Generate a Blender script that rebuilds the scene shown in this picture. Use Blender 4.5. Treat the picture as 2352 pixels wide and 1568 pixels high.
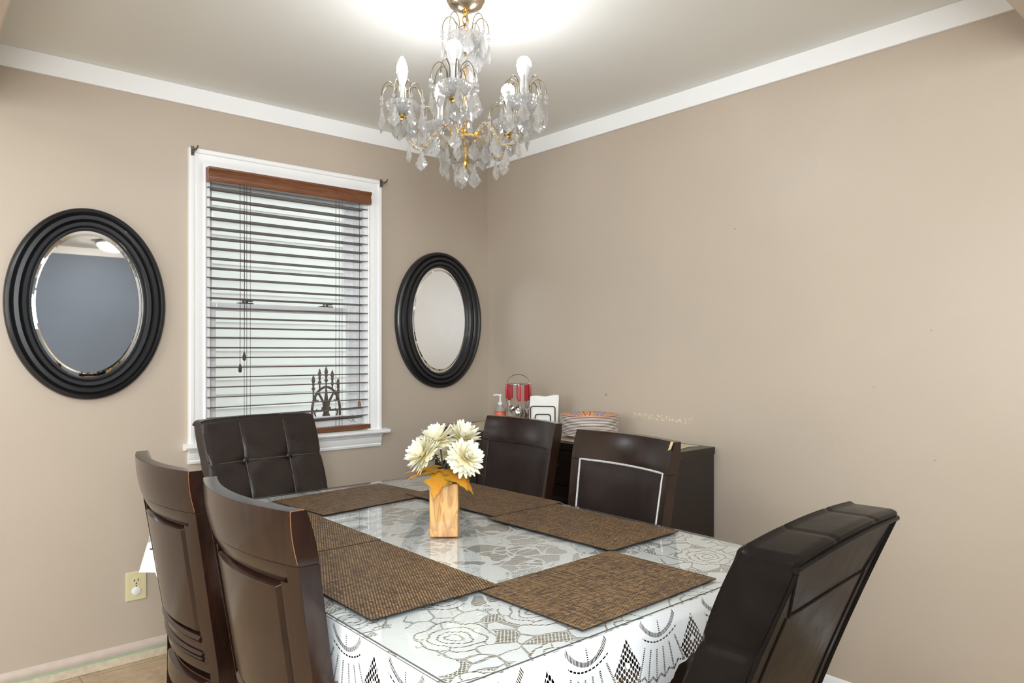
import bpy, bmesh, math, random
from mathutils import Vector, Matrix
random.seed(7)
PI = math.pi
for o in list(bpy.data.objects):
    bpy.data.objects.remove(o)
SC = bpy.context.scene
COL = SC.collection

# ------------------------------------------------------------------ camera, world, light, exposure
cam_d = bpy.data.cameras.new('camera')
cam = bpy.data.objects.new('camera', cam_d); COL.objects.link(cam)
cam.location = (-2.686, -3.31, 1.29)
cam.rotation_euler = (PI/2, 0, -math.radians(41.0))
cam_d.sensor_width = 36.0
cam_d.lens = 36.0*1662/2352
cam_d.shift_y = 22/2352
cam_d.clip_start = 0.05
SC.camera = cam
vs = SC.view_settings
vs.view_transform = 'Standard'; vs.look = 'None'; vs.gamma = 1.0; vs.exposure = 0.30
try: vs.use_curve_mapping = False
except Exception: pass

cy = SC.cycles
cy.max_bounces = 8; cy.diffuse_bounces = 4; cy.glossy_bounces = 4; cy.transmission_bounces = 8; cy.transparent_max_bounces = 16
cy.caustics_reflective = False; cy.caustics_refractive = False; cy.sample_clamp_indirect = 6.0; cy.adaptive_threshold = 0.07
world = bpy.data.worlds.new('sky'); SC.world = world
world.use_nodes = True
wb = world.node_tree.nodes['Background']
wb.inputs[0].default_value = (0.97, 0.985, 1.0, 1); wb.inputs[1].default_value = 1.38

def area(name, loc, rot, sx, sy, power, col):
    l = bpy.data.lights.new(name, 'AREA'); l.shape = 'RECTANGLE'; l.size = sx; l.size_y = sy
    l.energy = power; l.color = col
    o = bpy.data.objects.new(name, l); COL.objects.link(o); o.location = loc; o.rotation_euler = rot
    return o
# daylight through the windows of the rooms the dining corner is open to
KX = -5.6; BY = -5.95; H = 2.44
area('daylight_side', (KX+0.03, -2.1, 1.50), (0, -PI/2, 0), 1.6, 3.0, 44, (0.90, 0.965, 1.0))
# added unseen fill lights under the ceilings of the two adjoining rooms
area('kitchen_fill', (-3.75, -1.7, H-0.02), (0, 0, 0), 1.3, 1.3, 26, (0.93, 0.975, 1.0))
area('back_room_fill', (-3.5, -4.35, H-0.02), (0, 0, 0), 1.7, 1.7, 16, (0.92, 0.97, 1.0))
# added soft fill light beside the camera, turned up towards the dining ceiling
fl_d = Vector((-2.25, -2.55, 2.44))-Vector((-3.05, -3.85, 1.72))
area('soft_fill', (-3.05, -3.85, 1.72), fl_d.to_track_quat('-Z','Y').to_euler(), 1.0, 1.0, 74, (0.91, 0.97, 1.0))
BULB_STRENGTH = 80.0
DOME_STRENGTH = 26.0

# ------------------------------------------------------------------ mesh helpers
class M:
    """collects vertices and faces of ONE mesh"""
    def __init__(s): s.v = []; s.f = []; s.uv = None
    def add(s, vs_, fs):
        b = len(s.v); s.v += [tuple(p) for p in vs_]; s.f += [tuple(i+b for i in f) for f in fs]; return s
    def box(s, x0, x1, y0, y1, z0, z1):
        return s.add([(x0,y0,z0),(x1,y0,z0),(x1,y1,z0),(x0,y1,z0),(x0,y0,z1),(x1,y0,z1),(x1,y1,z1),(x0,y1,z1)],
                     [(0,3,2,1),(4,5,6,7),(0,1,5,4),(1,2,6,5),(2,3,7,6),(3,0,4,7)])
    def gbox(s, fn, n=(8,8,2)):
        """closed box on a grid, (a,b,c) in 0..1 mapped by fn"""
        na, nb, nc = n; idx = {}
        def vid(i,j,k):
            key = (i,j,k)
            if key not in idx:
                idx[key] = len(s.v); s.v.append(tuple(fn(i/na, j/nb, k/nc)))
            return idx[key]
        for i in range(na):
            for j in range(nb):
                s.f.append((vid(i,j,0),vid(i,j+1,0),vid(i+1,j+1,0),vid(i+1,j,0)))
                s.f.append((vid(i,j,nc),vid(i+1,j,nc),vid(i+1,j+1,nc),vid(i,j+1,nc)))
        for i in range(na):
            for k in range(nc):
                s.f.append((vid(i,0,k),vid(i+1,0,k),vid(i+1,0,k+1),vid(i,0,k+1)))
                s.f.append((vid(i,nb,k),vid(i,nb,k+1),vid(i+1,nb,k+1),vid(i+1,nb,k)))
        for j in range(nb):
            for k in range(nc):
                s.f.append((vid(0,j,k),vid(0,j,k+1),vid(0,j+1,k+1),vid(0,j+1,k)))
                s.f.append((vid(na,j,k),vid(na,j+1,k),vid(na,j+1,k+1),vid(na,j,k+1)))
        return s
    def rbox(s, size, r, n, disp=None, post=None):
        """rounded box centred at the origin; disp(p, normal) -> offset along the normal; post maps the point"""
        hx, hy, hz = size[0]/2, size[1]/2, size[2]/2
        def fn(a,b,c):
            p = Vector(((a*2-1)*hx, (b*2-1)*hy, (c*2-1)*hz))
            q = Vector((max(-hx+r,min(hx-r,p.x)), max(-hy+r,min(hy-r,p.y)), max(-hz+r,min(hz-r,p.z))))
            d = p-q
            if d.length < 1e-9: d = Vector((0,0,1))
            d.normalize()
            o = q + d*r
            if disp: o = o + d*disp(o, d)
            return post(o) if post else o
        return s.gbox(fn, n)
    def tube(s, path, r, seg=8, closed=False, caps=True):
        path = [Vector(p) for p in path]; n = len(path); base = len(s.v)
        rr = r if callable(r) else (lambda t: r)
        up = None
        for i, p in enumerate(path):
            if closed: t = path[(i+1) % n]-path[i-1]
            else: t = path[min(i+1,n-1)]-path[max(i-1,0)]
            if t.length < 1e-9: t = Vector((0,0,1))
            t.normalize()
            if up is None:
                up = Vector((0,0,1)) if abs(t.z) < .9 else Vector((1,0,0))
            up = (up - t*up.dot(t))
            if up.length < 1e-6: up = t.orthogonal()
            up.normalize(); sd = t.cross(up)
            ra = rr(i/max(1,n-1))
            for k in range(seg):
                a = 2*PI*k/seg
                s.v.append(tuple(p + up*(ra*math.cos(a)) + sd*(ra*math.sin(a))))
        for i in range(n if closed else n-1):
            j = (i+1) % n
            for k in range(seg):
                l = (k+1) % seg
                s.f.append((base+i*seg+k, base+i*seg+l, base+j*seg+l, base+j*seg+k))
        if caps and not closed:
            s.f.append(tuple(base+k for k in reversed(range(seg))))
            s.f.append(tuple(base+(n-1)*seg+k for k in range(seg)))
        return s
    def lathe(s, prof, seg=24, org=(0,0,0), mod=None):
        base = len(s.v); n = len(prof)
        for r, z in prof:
            for k in range(seg):
                a = 2*PI*k/seg
                ra = r*(mod(a, r, z) if mod else 1)
                s.v.append((org[0]+ra*math.cos(a), org[1]+ra*math.sin(a), org[2]+z))
        for i in range(n-1):
            for k in range(seg):
                l = (k+1) % seg
                s.f.append((base+i*seg+k, base+i*seg+l, base+(i+1)*seg+l, base+(i+1)*seg+k))
        if prof[0][0] > 1e-5: s.f.append(tuple(base+k for k in reversed(range(seg))))
        if prof[-1][0] > 1e-5: s.f.append(tuple(base+(n-1)*seg+k for k in range(seg)))
        return s
    def ball(s, c, r, seg=12, rings=8, sc=(1,1,1)):
        b = len(s.v)
        s.lathe([(max(1e-6, r*math.sin(PI*i/rings)), -r*math.cos(PI*i/rings)) for i in range(rings+1)], seg)
        for i in range(b, len(s.v)):
            p = s.v[i]; s.v[i] = (c[0]+p[0]*sc[0], c[1]+p[1]*sc[1], c[2]+p[2]*sc[2])
        return s
    def prism(s, pts, d, axis='z', off=0.0):
        """polygon (a,b) extruded by d along axis"""
        n = len(pts)
        def P(a,b,c): return {'z':(a,b,c),'y':(a,c,b),'x':(c,a,b)}[axis]
        vv = [P(a,b,off) for a,b in pts]+[P(a,b,off+d) for a,b in pts]
        ff = [tuple(reversed(range(n))), tuple(range(n,2*n))]+[(i,(i+1)%n,n+(i+1)%n,n+i) for i in range(n)]
        return s.add(vv, ff)
    def sweep(s, prof, path_fn, n, close=False):
        """profile list of (a,b) swept; path_fn(t,a,b)->point, t in 0..1"""
        base = len(s.v); m = len(prof)
        for i in range(n+1 if not close else n):
            for a,b in prof: s.v.append(tuple(path_fn(i/n,a,b)))
        N = n if not close else n
        for i in range(N):
            j = (i+1) % n if close else i+1
            for k in range(m-1):
                s.f.append((base+i*m+k, base+i*m+k+1, base+j*m+k+1, base+j*m+k))
        return s
    def xf(s, mat):
        s.v = [tuple(mat @ Vector(p)) for p in s.v]; return s

def obj(name, m, mat, parent=None, smooth=True, bevel=0.0, loc=None, ang=40, seg=2):
    me = bpy.data.meshes.new(name)
    me.from_pydata(m.v, [], m.f); me.validate(); me.update()
    bm = bmesh.new(); bm.from_mesh(me)
    bmesh.ops.recalc_face_normals(bm, faces=bm.faces[:])
    if bevel:
        es = [e for e in bm.edges if len(e.link_faces) == 2 and e.calc_face_angle(0) > math.radians(ang)]
        if es: bmesh.ops.bevel(bm, geom=es, offset=bevel, segments=seg, profile=.5, affect='EDGES', clamp_overlap=True)
    if smooth:
        for f in bm.faces: f.smooth = True
        for e in bm.edges:
            if len(e.link_faces) == 2 and e.calc_face_angle(0) > math.radians(38): e.smooth = False
    bm.to_mesh(me); bm.free()
    o = bpy.data.objects.new(name, me); COL.objects.link(o)
    if mat: me.materials.append(mat)
    if bevel and smooth:
        wn = o.modifiers.new('weighted_normals','WEIGHTED_NORMAL'); wn.keep_sharp = True; wn.weight = 100
    if parent: o.parent = parent
    if loc: o.location = loc
    return o
def empty(name, loc=(0,0,0), rz=0.0):
    o = bpy.data.objects.new(name, None); COL.objects.link(o); o.empty_display_size = .05
    o.location = loc; o.rotation_euler = (0,0,rz); return o
def tag(o, label, cat, group=None, kind=None):
    o['label'] = label; o['category'] = cat
    if group: o['group'] = group
    if kind: o['kind'] = kind
    return o
def struct(o): o['kind'] = 'structure'; return o
def link_copy(o, parent=None, loc=None, rot=None):
    c = o.copy(); COL.objects.link(c)
    if parent is not None: c.parent = parent
    if loc is not None: c.location = loc
    if rot is not None: c.rotation_euler = rot
    return c
def copy_tree(o, parent=None):
    c = link_copy(o, parent)
    for ch in list(o.children): copy_tree(ch, c)
    return c

# ------------------------------------------------------------------ node helpers
def S(c):  # sRGB 0-255 -> linear rgba
    return tuple(((x/255/12.92) if x/255 <= .04045 else ((x/255+.055)/1.055)**2.4) for x in c)+(1,)
class X:
    """a scalar socket with arithmetic"""
    def __init__(s, t, k): s.t = t; s.k = k
    def _op(s, op, *a):
        n = s.t.nodes.new('ShaderNodeMath'); n.operation = op
        for i, v in enumerate((s,)+a):
            if isinstance(v, X): s.t.links.new(v.k, n.inputs[i])
            else: n.inputs[i].default_value = float(v)
        return X(s.t, n.outputs[0])
    def __add__(s,o): return s._op('ADD',o)
    __radd__ = __add__
    def __sub__(s,o): return s._op('SUBTRACT',o)
    def __rsub__(s,o): return (s*-1)+o
    def __mul__(s,o): return s._op('MULTIPLY',o)
    __rmul__ = __mul__
    def __truediv__(s,o): return s._op('DIVIDE',o)
    def lt(s,o): return s._op('LESS_THAN',o)
    def gt(s,o): return s._op('GREATER_THAN',o)
    def abs(s): return s._op('ABSOLUTE')
    def fr(s): return s._op('FRACT')
    def sin(s): return s._op('SINE')
    def cos(s): return s._op('COSINE')
    def sqrt(s): return s._op('SQRT')
    def min(s,o): return s._op('MINIMUM',o)
    def max(s,o): return s._op('MAXIMUM',o)
    def floor(s): return s._op('FLOOR')
    def atan2(s,o): return s._op('ARCTAN2',o)
    def smooth(s,a,b):
        n = s.t.nodes.new('ShaderNodeMapRange'); n.interpolation_type = 'SMOOTHSTEP'
        s.t.links.new(s.k, n.inputs[0]); n.inputs[1].default_value = a; n.inputs[2].default_value = b
        return X(s.t, n.outputs[0])
class MT:
    """material builder"""
    def __init__(s, name):
        s.m = bpy.data.materials.new(name); s.m.use_nodes = True; s.t = s.m.node_tree
        s.b = s.t.nodes['Principled BSDF']; s.o = s.t.nodes['Material Output']
    def node(s, ty, **kw):
        n = s.t.nodes.new(ty)
        for k, v in kw.items(): setattr(n, k, v)
        return n
    def link(s, a, b): s.t.links.new(a.k if isinstance(a, X) else a, b)
    def co(s, which='Object'):
        if not hasattr(s, 'tc'): s.tc = s.node('ShaderNodeTexCoord')
        return s.tc.outputs[which]
    def sep(s, vec):
        n = s.node('ShaderNodeSeparateXYZ'); s.link(vec, n.inputs[0]); return [X(s.t, n.outputs[i]) for i in range(3)]
    def comb(s, x, y, z=0.0):
        n = s.node('ShaderNodeCombineXYZ')
        for i, v in enumerate((x,y,z)):
            if isinstance(v, X): s.link(v, n.inputs[i])
            else: n.inputs[i].default_value = v
        return n.outputs[0]
    def mapping(s, vec, scale=(1,1,1), loc=(0,0,0), rot=(0,0,0)):
        n = s.node('ShaderNodeMapping'); s.link(vec, n.inputs[0])
        n.inputs['Scale'].default_value = scale; n.inputs['Location'].default_value = loc; n.inputs['Rotation'].default_value = rot
        return n.outputs[0]
    def noise(s, scale, vec=None, detail=3, rough=.5, dist=0):
        n = s.node('ShaderNodeTexNoise'); s.link(vec if vec is not None else s.co(), n.inputs['Vector'])
        n.inputs['Scale'].default_value = scale; n.inputs['Detail'].default_value = detail
        n.inputs['Roughness'].default_value = rough; n.inputs['Distortion'].default_value = dist
        return X(s.t, n.outputs['Fac'])
    def ramp(s, fac, stops):
        n = s.node('ShaderNodeValToRGB'); s.link(fac, n.inputs[0]); r = n.color_ramp
        while len(r.elements) < len(stops): r.elements.new(.5)
        for e, (p, c) in zip(r.elements, stops): e.position = p; e.color = c
        return n.outputs[0]
    def mix(s, fac, a, b):
        n = s.node('ShaderNodeMix', data_type='RGBA')
        for k, v in ((0,fac),(6,a),(7,b)):
            if isinstance(v, (X,)) or hasattr(v, 'is_linked'): s.link(v, n.inputs[k])
            else: n.inputs[k].default_value = v
        return n.outputs[2]
    def bump(s, h, strength=.3, dist=.002):
        n = s.node('ShaderNodeBump'); n.inputs['Strength'].default_value = strength; n.inputs['Distance'].default_value = dist
        s.link(h, n.inputs['Height']); s.link(n.outputs[0], s.b.inputs['Normal'])
    def p(s, **kw):
        nm = dict(col='Base Color', rough='Roughness', metal='Metallic', spec='Specular IOR Level', trans='Transmission Weight', ior='IOR',
                  coat='Coat Weight', coatr='Coat Roughness', sheen='Sheen Weight', emit='Emission Color', es='Emission Strength', sss='Subsurface Weight')
        for k, v in kw.items():
            i = s.b.inputs[nm[k]]
            if isinstance(v, X) or hasattr(v, 'is_linked'): s.link(v, i)
            else: i.default_value = v
        return s
    def alpha_holes(s, hole):
        """hole 0/1 -> transparent"""
        tr = s.node('ShaderNodeBsdfTransparent'); mx = s.node('ShaderNodeMixShader')
        s.link(hole, mx.inputs[0]); s.link(s.b.outputs[0], mx.inputs[1]); s.link(tr.outputs[0], mx.inputs[2])
        s.link(mx.outputs[0], s.o.inputs[0])
def simple(name, col, rough=.5, metal=0.0, spec=.5, noise=0.0, nscale=20, bump=0.0, bscale=200, **kw):
    m = MT(name); m.p(rough=rough, metal=metal, spec=spec, **kw)
    if noise:
        c = S(col); n = m.noise(nscale)
        a = tuple(x*(1-noise) for x in c[:3])+(1,); b = tuple(min(1,x*(1+noise)) for x in c[:3])+(1,)
        m.p(col=m.ramp(n, [(.25,a),(.75,b)]))
    else: m.p(col=S(col))
    if bump: m.bump(m.noise(bscale), bump, .001)
    return m.m
def thin_glass(name, tint=(1,1,1,1), ior=1.45, rough=0.0):
    m = MT(name); t = m.t; t.nodes.remove(m.b)
    fr = m.node('ShaderNodeFresnel'); ge = m.node('ShaderNodeNewGeometry'); bf = X(t, ge.outputs['Backfacing'])
    m.link(bf*(1/ior-ior)+ior, fr.inputs[0])   # the same weak reflection on both faces of the pane
    tr = m.node('ShaderNodeBsdfTransparent'); tr.inputs[0].default_value = tint
    gl = m.node('ShaderNodeBsdfGlossy'); gl.inputs['Roughness'].default_value = rough
    mx = m.node('ShaderNodeMixShader')
    m.link(fr.outputs[0], mx.inputs[0]); m.link(tr.outputs[0], mx.inputs[1]); m.link(gl.outputs[0], mx.inputs[2])
    m.link(mx.outputs[0], m.o.inputs[0])
    return m.m

# ------------------------------------------------------------------ materials
def wall_mat(name, col, scuff=False):
    m = MT(name)
    n = m.noise(1.6, detail=4); c = S(col)
    base = m.ramp(n, [(.3, tuple(x*.965 for x in c[:3])+(1,)), (.7, tuple(min(1,x*1.03) for x in c[:3])+(1,))])
    if scuff:
        # scraped paint above the sideboard and a few specks, at fixed places on the wall
        x, y, z = m.sep(m.co())
        n2 = m.noise(70, detail=4, rough=.7)
        band = ((y+1.26).abs().lt(.17)) * ((z-.985-(y+1.26)*.02).abs().lt(.013)) * n2.gt(.56)
        base = m.mix(band, base, S((226,214,186)))
        for (yy, zz, r) in ((-.925,1.075,.008),(-1.64,1.80,.004),(-2.39,1.36,.003),(-2.40,.92,.003),(-1.0,.86,.006),(-2.2,1.16,.0025)):
            d = ((y-yy)*(y-yy)+(z-zz)*(z-zz)).sqrt().lt(r)
            base = m.mix(d*.45, base, S((110,92,78)))
    m.p(col=base, rough=.36, spec=.45)
    m.bump(m.noise(170, detail=2)+m.noise(9, detail=2)*1.5, .12, .0015)
    return m.m
MAT_WALL = wall_mat('taupe_wall_paint', (192,178,162))
MAT_WALLR = wall_mat('taupe_wall_paint_scuffed', (192,178,162), True)
MAT_BLUE = simple('blue_grey_wall_paint', (132,145,162), .6, noise=.04, nscale=2, bump=.05)
MAT_CEIL = simple('white_ceiling_paint', (236,236,232), .75, spec=.2, noise=.02, nscale=2, bump=.05, bscale=150)
MAT_TRIM = simple('white_gloss_trim', (249,249,249), .32, spec=.5, noise=.01, nscale=6)
MAT_BASE = simple('painted_baseboard', (205,188,176), .4, noise=.06, nscale=25)
MAT_BASETILE = simple('chipped_base_tile', (214,200,176), .5, noise=.14, nscale=45, bump=.2)
MAT_TAPE = simple('green_tape', (170,190,160), .6, noise=.05)
def floor_mat():
    m = MT('beige_floor_tile'); x, y, z = m.sep(m.co())
    T = .33
    fx = ((x+.12)/T).fr(); fy = ((y+.05)/T).fr()
    g = (fx.min(1-fx).min(fy.min(1-fy))).lt(.008)
    n = m.noise(9, detail=6, rough=.65, dist=.6); n2 = m.noise(60, detail=3)
    c = m.ramp(n*.7+n2*.3, [(.3,S((146,122,94))),(.5,S((184,160,130))),(.72,S((206,188,162)))])
    c = m.mix(g, c, S((150,132,112)))
    m.p(col=c, rough=.38, spec=.4); m.bump(n-g*.6, .25, .003); return m.m
MAT_FLOOR = floor_mat()
def wood_mat(name, a, b, rough=.3, scale=(2,2,18), coat=.3, dist=1.0, spec=.5):
    m = MT(name)
    n = m.noise(4, m.mapping(m.co(), scale=scale), detail=5, rough=.6, dist=dist)
    m.p(col=m.ramp(n, [(.3,S(a)),(.7,S(b))]), rough=rough, coat=coat, coatr=.16, spec=spec); m.b.inputs['Coat IOR'].default_value = 1.5
    m.bump(n, .06, .001); return m.m
MAT_ESP = wood_mat('espresso_wood', (27,15,11), (46,26,18), .2, (14,14,2), .12)
MAT_ESPD = wood_mat('espresso_wood_sideboard', (20,13,10), (34,22,17), .35, (3,20,20), .2)
MAT_CHIP = simple('bare_wood_chip', (230,208,164), .6, noise=.1, nscale=120)
MAT_WORN = simple('worn_wood_edge', (128,88,54), .5, noise=.3, nscale=150)
def leather(name, col, rough=.3, wr=.14, spec=.36):
    m = MT(name); c = S(col)
    n = m.noise(14, detail=4)
    m.p(col=m.ramp(n, [(.3, tuple(x*.8 for x in c[:3])+(1,)), (.7, tuple(x*1.2 for x in c[:3])+(1,))]), rough=m.noise(22, detail=3)*.22+(rough-.11), spec=spec)
    v = m.node('ShaderNodeTexVoronoi'); m.link(m.co(), v.inputs['Vector']); v.inputs['Scale'].default_value = 420
    m.bump(X(m.t, v.outputs['Distance'])*.25+m.noise(36, detail=4)*.9, wr, .0022); return m.m
MAT_LEA = leather('dark_brown_leather', (40,32,29), .32)
MAT_LEAB = leather('black_brown_leather', (25,21,19), .21, .14, .03)
MAT_PAD = leather('chair_pad_leather', (38,28,26), .36, .1)
MAT_STITCH = simple('brown_stitching', (92,80,74), .5)
MAT_PIPE = simple('worn_silver_piping', (205,203,200), .4, noise=.25, nscale=160)
MAT_BLACK = simple('black_lacquer', (27,27,30), .33, spec=.5, noise=.06, nscale=8, coat=.15)
def mirror_mat():
    m = MT('mirror_glass'); m.p(col=(.93,.94,.95,1), metal=1.0, rough=.015); return m.m
MAT_MIRROR = mirror_mat()
MAT_BLIND = wood_mat('brown_blind_wood', (98,58,38), (138,88,58), .38, (2,30,30), .2)
MAT_SLAT = wood_mat('dark_blind_slat', (62,42,32), (86,58,44), .4, (2,30,30), .15)
MAT_CORD = simple('dark_blind_cord', (58,44,38), .7)
MAT_GLASS = thin_glass('window_glass', (.97,.99,.98,1))
MAT_TGLASS = thin_glass('table_glass', (.985,.995,.99,1), 1.45)
MAT_GEDGE = simple('glass_edge_grey', (84,88,88), .15, spec=.7)
MAT_TTOP = simple('tan_tabletop', (142,129,106), .4, noise=.08, nscale=8)
MAT_SILVER = simple('brushed_silver', (190,190,188), .25, 1.0)
MAT_STEEL = simple('polished_steel', (200,200,200), .14, 1.0)
MAT_BRACKET = simple('antique_bracket_metal', (120,116,110), .35, 1.0)
MAT_GOLD = simple('polished_brass', (226,182,92), .18, 1.0)
MAT_CHAMP = simple('champagne_metal', (206,190,166), .2, 1.0)
MAT_WIRE = simple('silver_gold_wire', (150,138,116), .3, 1.0)
MAT_RED = simple('red_plastic', (182,26,44), .25, spec=.6)
MAT_NAP = simple('white_napkin_paper', (246,243,238), .8, noise=.02, nscale=30)
MAT_BWIRE = simple('black_wire', (24,20,20), .35, spec=.5)
MAT_RUNNER = simple('cream_runner_cloth', (216,203,176), .8, noise=.05, nscale=60, bump=.3, bscale=600)
MAT_OUTLET = simple('ivory_plastic', (222,212,170), .35)
MAT_CAP = simple('white_plastic', (240,240,240), .4)
MAT_SLOT = simple('dark_slot', (60,50,40), .6)
MAT_SLEEVE = MT('milky_candle_sleeve').p(col=S((244,244,242)), rough=.2, trans=.35, ior=1.45).m
MAT_BULBBASE = simple('white_bulb_base', (214,214,216), .35)
def emit(name, col, st):
    m = MT(name); m.p(col=(1,1,1,1), emit=col, es=st); return m.m
MAT_BULB = emit('lit_bulb', (.97,.985,1.0,1), BULB_STRENGTH)
MAT_DOME = emit('lit_dome_glass', (1.0,.96,.9,1), DOME_STRENGTH)
def crystal(name, tint, clear=.45, milk=.22):
    m = MT(name); m.p(col=tint, trans=1.0, rough=.0, ior=1.52)
    tr = m.node('ShaderNodeBsdfTransparent'); tr.inputs[0].default_value = (.97,.97,.96,1)
    mx = m.node('ShaderNodeMixShader'); mx.inputs[0].default_value = clear
    m.link(m.b.outputs[0], mx.inputs[1]); m.link(tr.outputs[0], mx.inputs[2])
    # slightly milky moulded glass
    tl = m.node('ShaderNodeBsdfTranslucent'); tl.inputs[0].default_value = tint
    df = m.node('ShaderNodeBsdfDiffuse'); df.inputs[0].default_value = tint
    m2 = m.node('ShaderNodeMixShader'); m2.inputs[0].default_value = .5; m.link(tl.outputs[0], m2.inputs[1]); m.link(df.outputs[0], m2.inputs[2])
    m3 = m.node('ShaderNodeMixShader'); m3.inputs[0].default_value = milk
    m.link(mx.outputs[0], m3.inputs[1]); m.link(m2.outputs[0], m3.inputs[2]); m.link(m3.outputs[0], m.o.inputs[0])
    return m.m
MAT_CRYS = crystal('cut_crystal', (1,1,1,1), .2, .21)
MAT_CRYSW = crystal('champagne_crystal', (.95,.89,.78,1), .2, .14)
def petal_mat():
    m = MT('cream_petal'); x,y,z = m.sep(m.co('UV'))
    m.p(col=m.ramp(x, [(0,S((240,216,130))),(.3,S((251,240,196))),(.7,S((254,250,230)))]), rough=.7, spec=.2, sss=.1); return m.m
def leaf_mat():
    m = MT('autumn_leaf'); n = m.noise(26, detail=3)
    m.p(col=m.ramp(n, [(.28,S((120,104,46))),(.45,S((190,142,40))),(.6,S((206,140,44))),(.74,S((206,92,36)))]), rough=.6, spec=.3); m.bump(m.noise(90), .3, .001); return m.m
MAT_PETAL = petal_mat(); MAT_LEAF = leaf_mat()
MAT_STEM = simple('green_stem', (72,72,44), .6, noise=.2)
def block_mat():
    m = MT('pine_block_wood'); x,y,z = m.sep(m.co())
    n = m.noise(3.2, m.mapping(m.co(), scale=(9,9,1.3)), detail=3, rough=.45, dist=1.2)
    c = m.ramp(n, [(.30,S((176,118,58))),(.42,S((196,138,76))),(.5,S((216,168,104))),(.505,S((178,124,66))),(.6,S((222,178,116))),(.8,S((186,128,70)))])
    k = m.noise(10, m.mapping(m.co(), scale=(1,1,.5)), detail=1)
    c = m.mix(k.smooth(.62,.74)*.5, c, S((150,90,44)))
    m.p(col=c, rough=.4, coat=.3); return m.m
MAT_BLOCK = block_mat()
def mat_weave():
    m = MT('woven_placemat'); x,y,z = m.sep(m.co())
    P = .0074
    iu = (x/P).floor(); fu = (x/P).fr(); 
    v2 = y/.0070 + (iu*.5)
    iv = v2.floor(); fv = v2.fr()
    # slanted short strands between dark gaps
    strand = (((fv+(fu-.5)*.95).fr()-.5).abs()).lt(.30) * (fu-.5).abs().lt(.475)
    cell = m.node('ShaderNodeTexWhiteNoise', noise_dimensions='2D'); m.link(m.comb(iu, iv), cell.inputs['Vector'])
    lon = m.noise(2.2, m.mapping(m.co(), scale=(5,60,1)), detail=4, rough=.7)
    lon2 = m.noise(2.2, m.mapping(m.co(), scale=(50,5,1), loc=(3,1,0)), detail=3, rough=.65)
    k = X(m.t, cell.outputs['Value'])*.14 + lon*.55 + lon2*.36
    c = m.ramp(k, [(.36,S((64,53,46))),(.48,S((114,90,66))),(.58,S((154,124,88))),(.72,S((182,150,108)))])
    nz = m.sep(m.node('ShaderNodeNewGeometry').outputs['Normal'])[2]
    c = m.mix(strand*nz.gt(.5), S((38,31,29)), c)
    m.p(col=c, rough=.5, spec=.3); m.bump(strand, .4, .001); return m.m
MAT_WEAVE = mat_weave()
def plate_rim_mat():
    m = MT('patterned_plate'); x,y,z = m.sep(m.co())
    r = (x*x+y*y).sqrt(); a = y.atan2(x)
    k = 10
    s = ((a*(k/2)).cos()*.5+.5)
    d = ((a*(k/(2*PI))).fr()-.5).abs()*.16
    q = (d*d + (r-.108)*(r-.108)).sqrt()
    ring = (q*130).sin()*.5+.5
    alt = ((a*(k/(4*PI))).fr()).gt(.5)
    c1 = m.ramp(ring, [(.2,S((196,40,56))),(.45,S((246,236,222))),(.7,S((238,176,60)))])
    c2 = m.ramp(ring, [(.2,S((206,70,50))),(.45,S((244,232,214))),(.7,S((140,176,200)))])
    c = m.mix(alt, c1, c2)
    n = m.noise(160, detail=2)
    c = m.mix(n.gt(.58)*.7, c, S((190,50,60)))
    c = m.mix(r.gt(.128), c, S((222,168,140)))
    c = m.mix(r.lt(.082), c, S((244,236,224)))
    m.p(col=c, rough=.25); return m.m
MAT_PLATET = plate_rim_mat()
def plate_edge_mat():
    m = MT('cream_plate_with_red_rim'); x,y,z = m.sep(m.co())
    c = m.mix(z.gt(.0165)*z.lt(.0188), S((242,235,226)), S((170,92,82)))
    m.p(col=c, rough=.3); return m.m
MAT_PLATE = plate_edge_mat()
MAT_SIDING = simple('white_vinyl_siding', (226,228,226), .6, noise=.03, nscale=3)
MAT_GROUND = simple('concrete_ground', (140,138,132), .9, noise=.1)
MAT_IRON = simple('rusty_brown_iron', (92,80,72), .6, noise=.25, nscale=40)
MAT_BRICK = simple('red_brick_cap', (150,110,96), .8, noise=.15, nscale=30)

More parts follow.
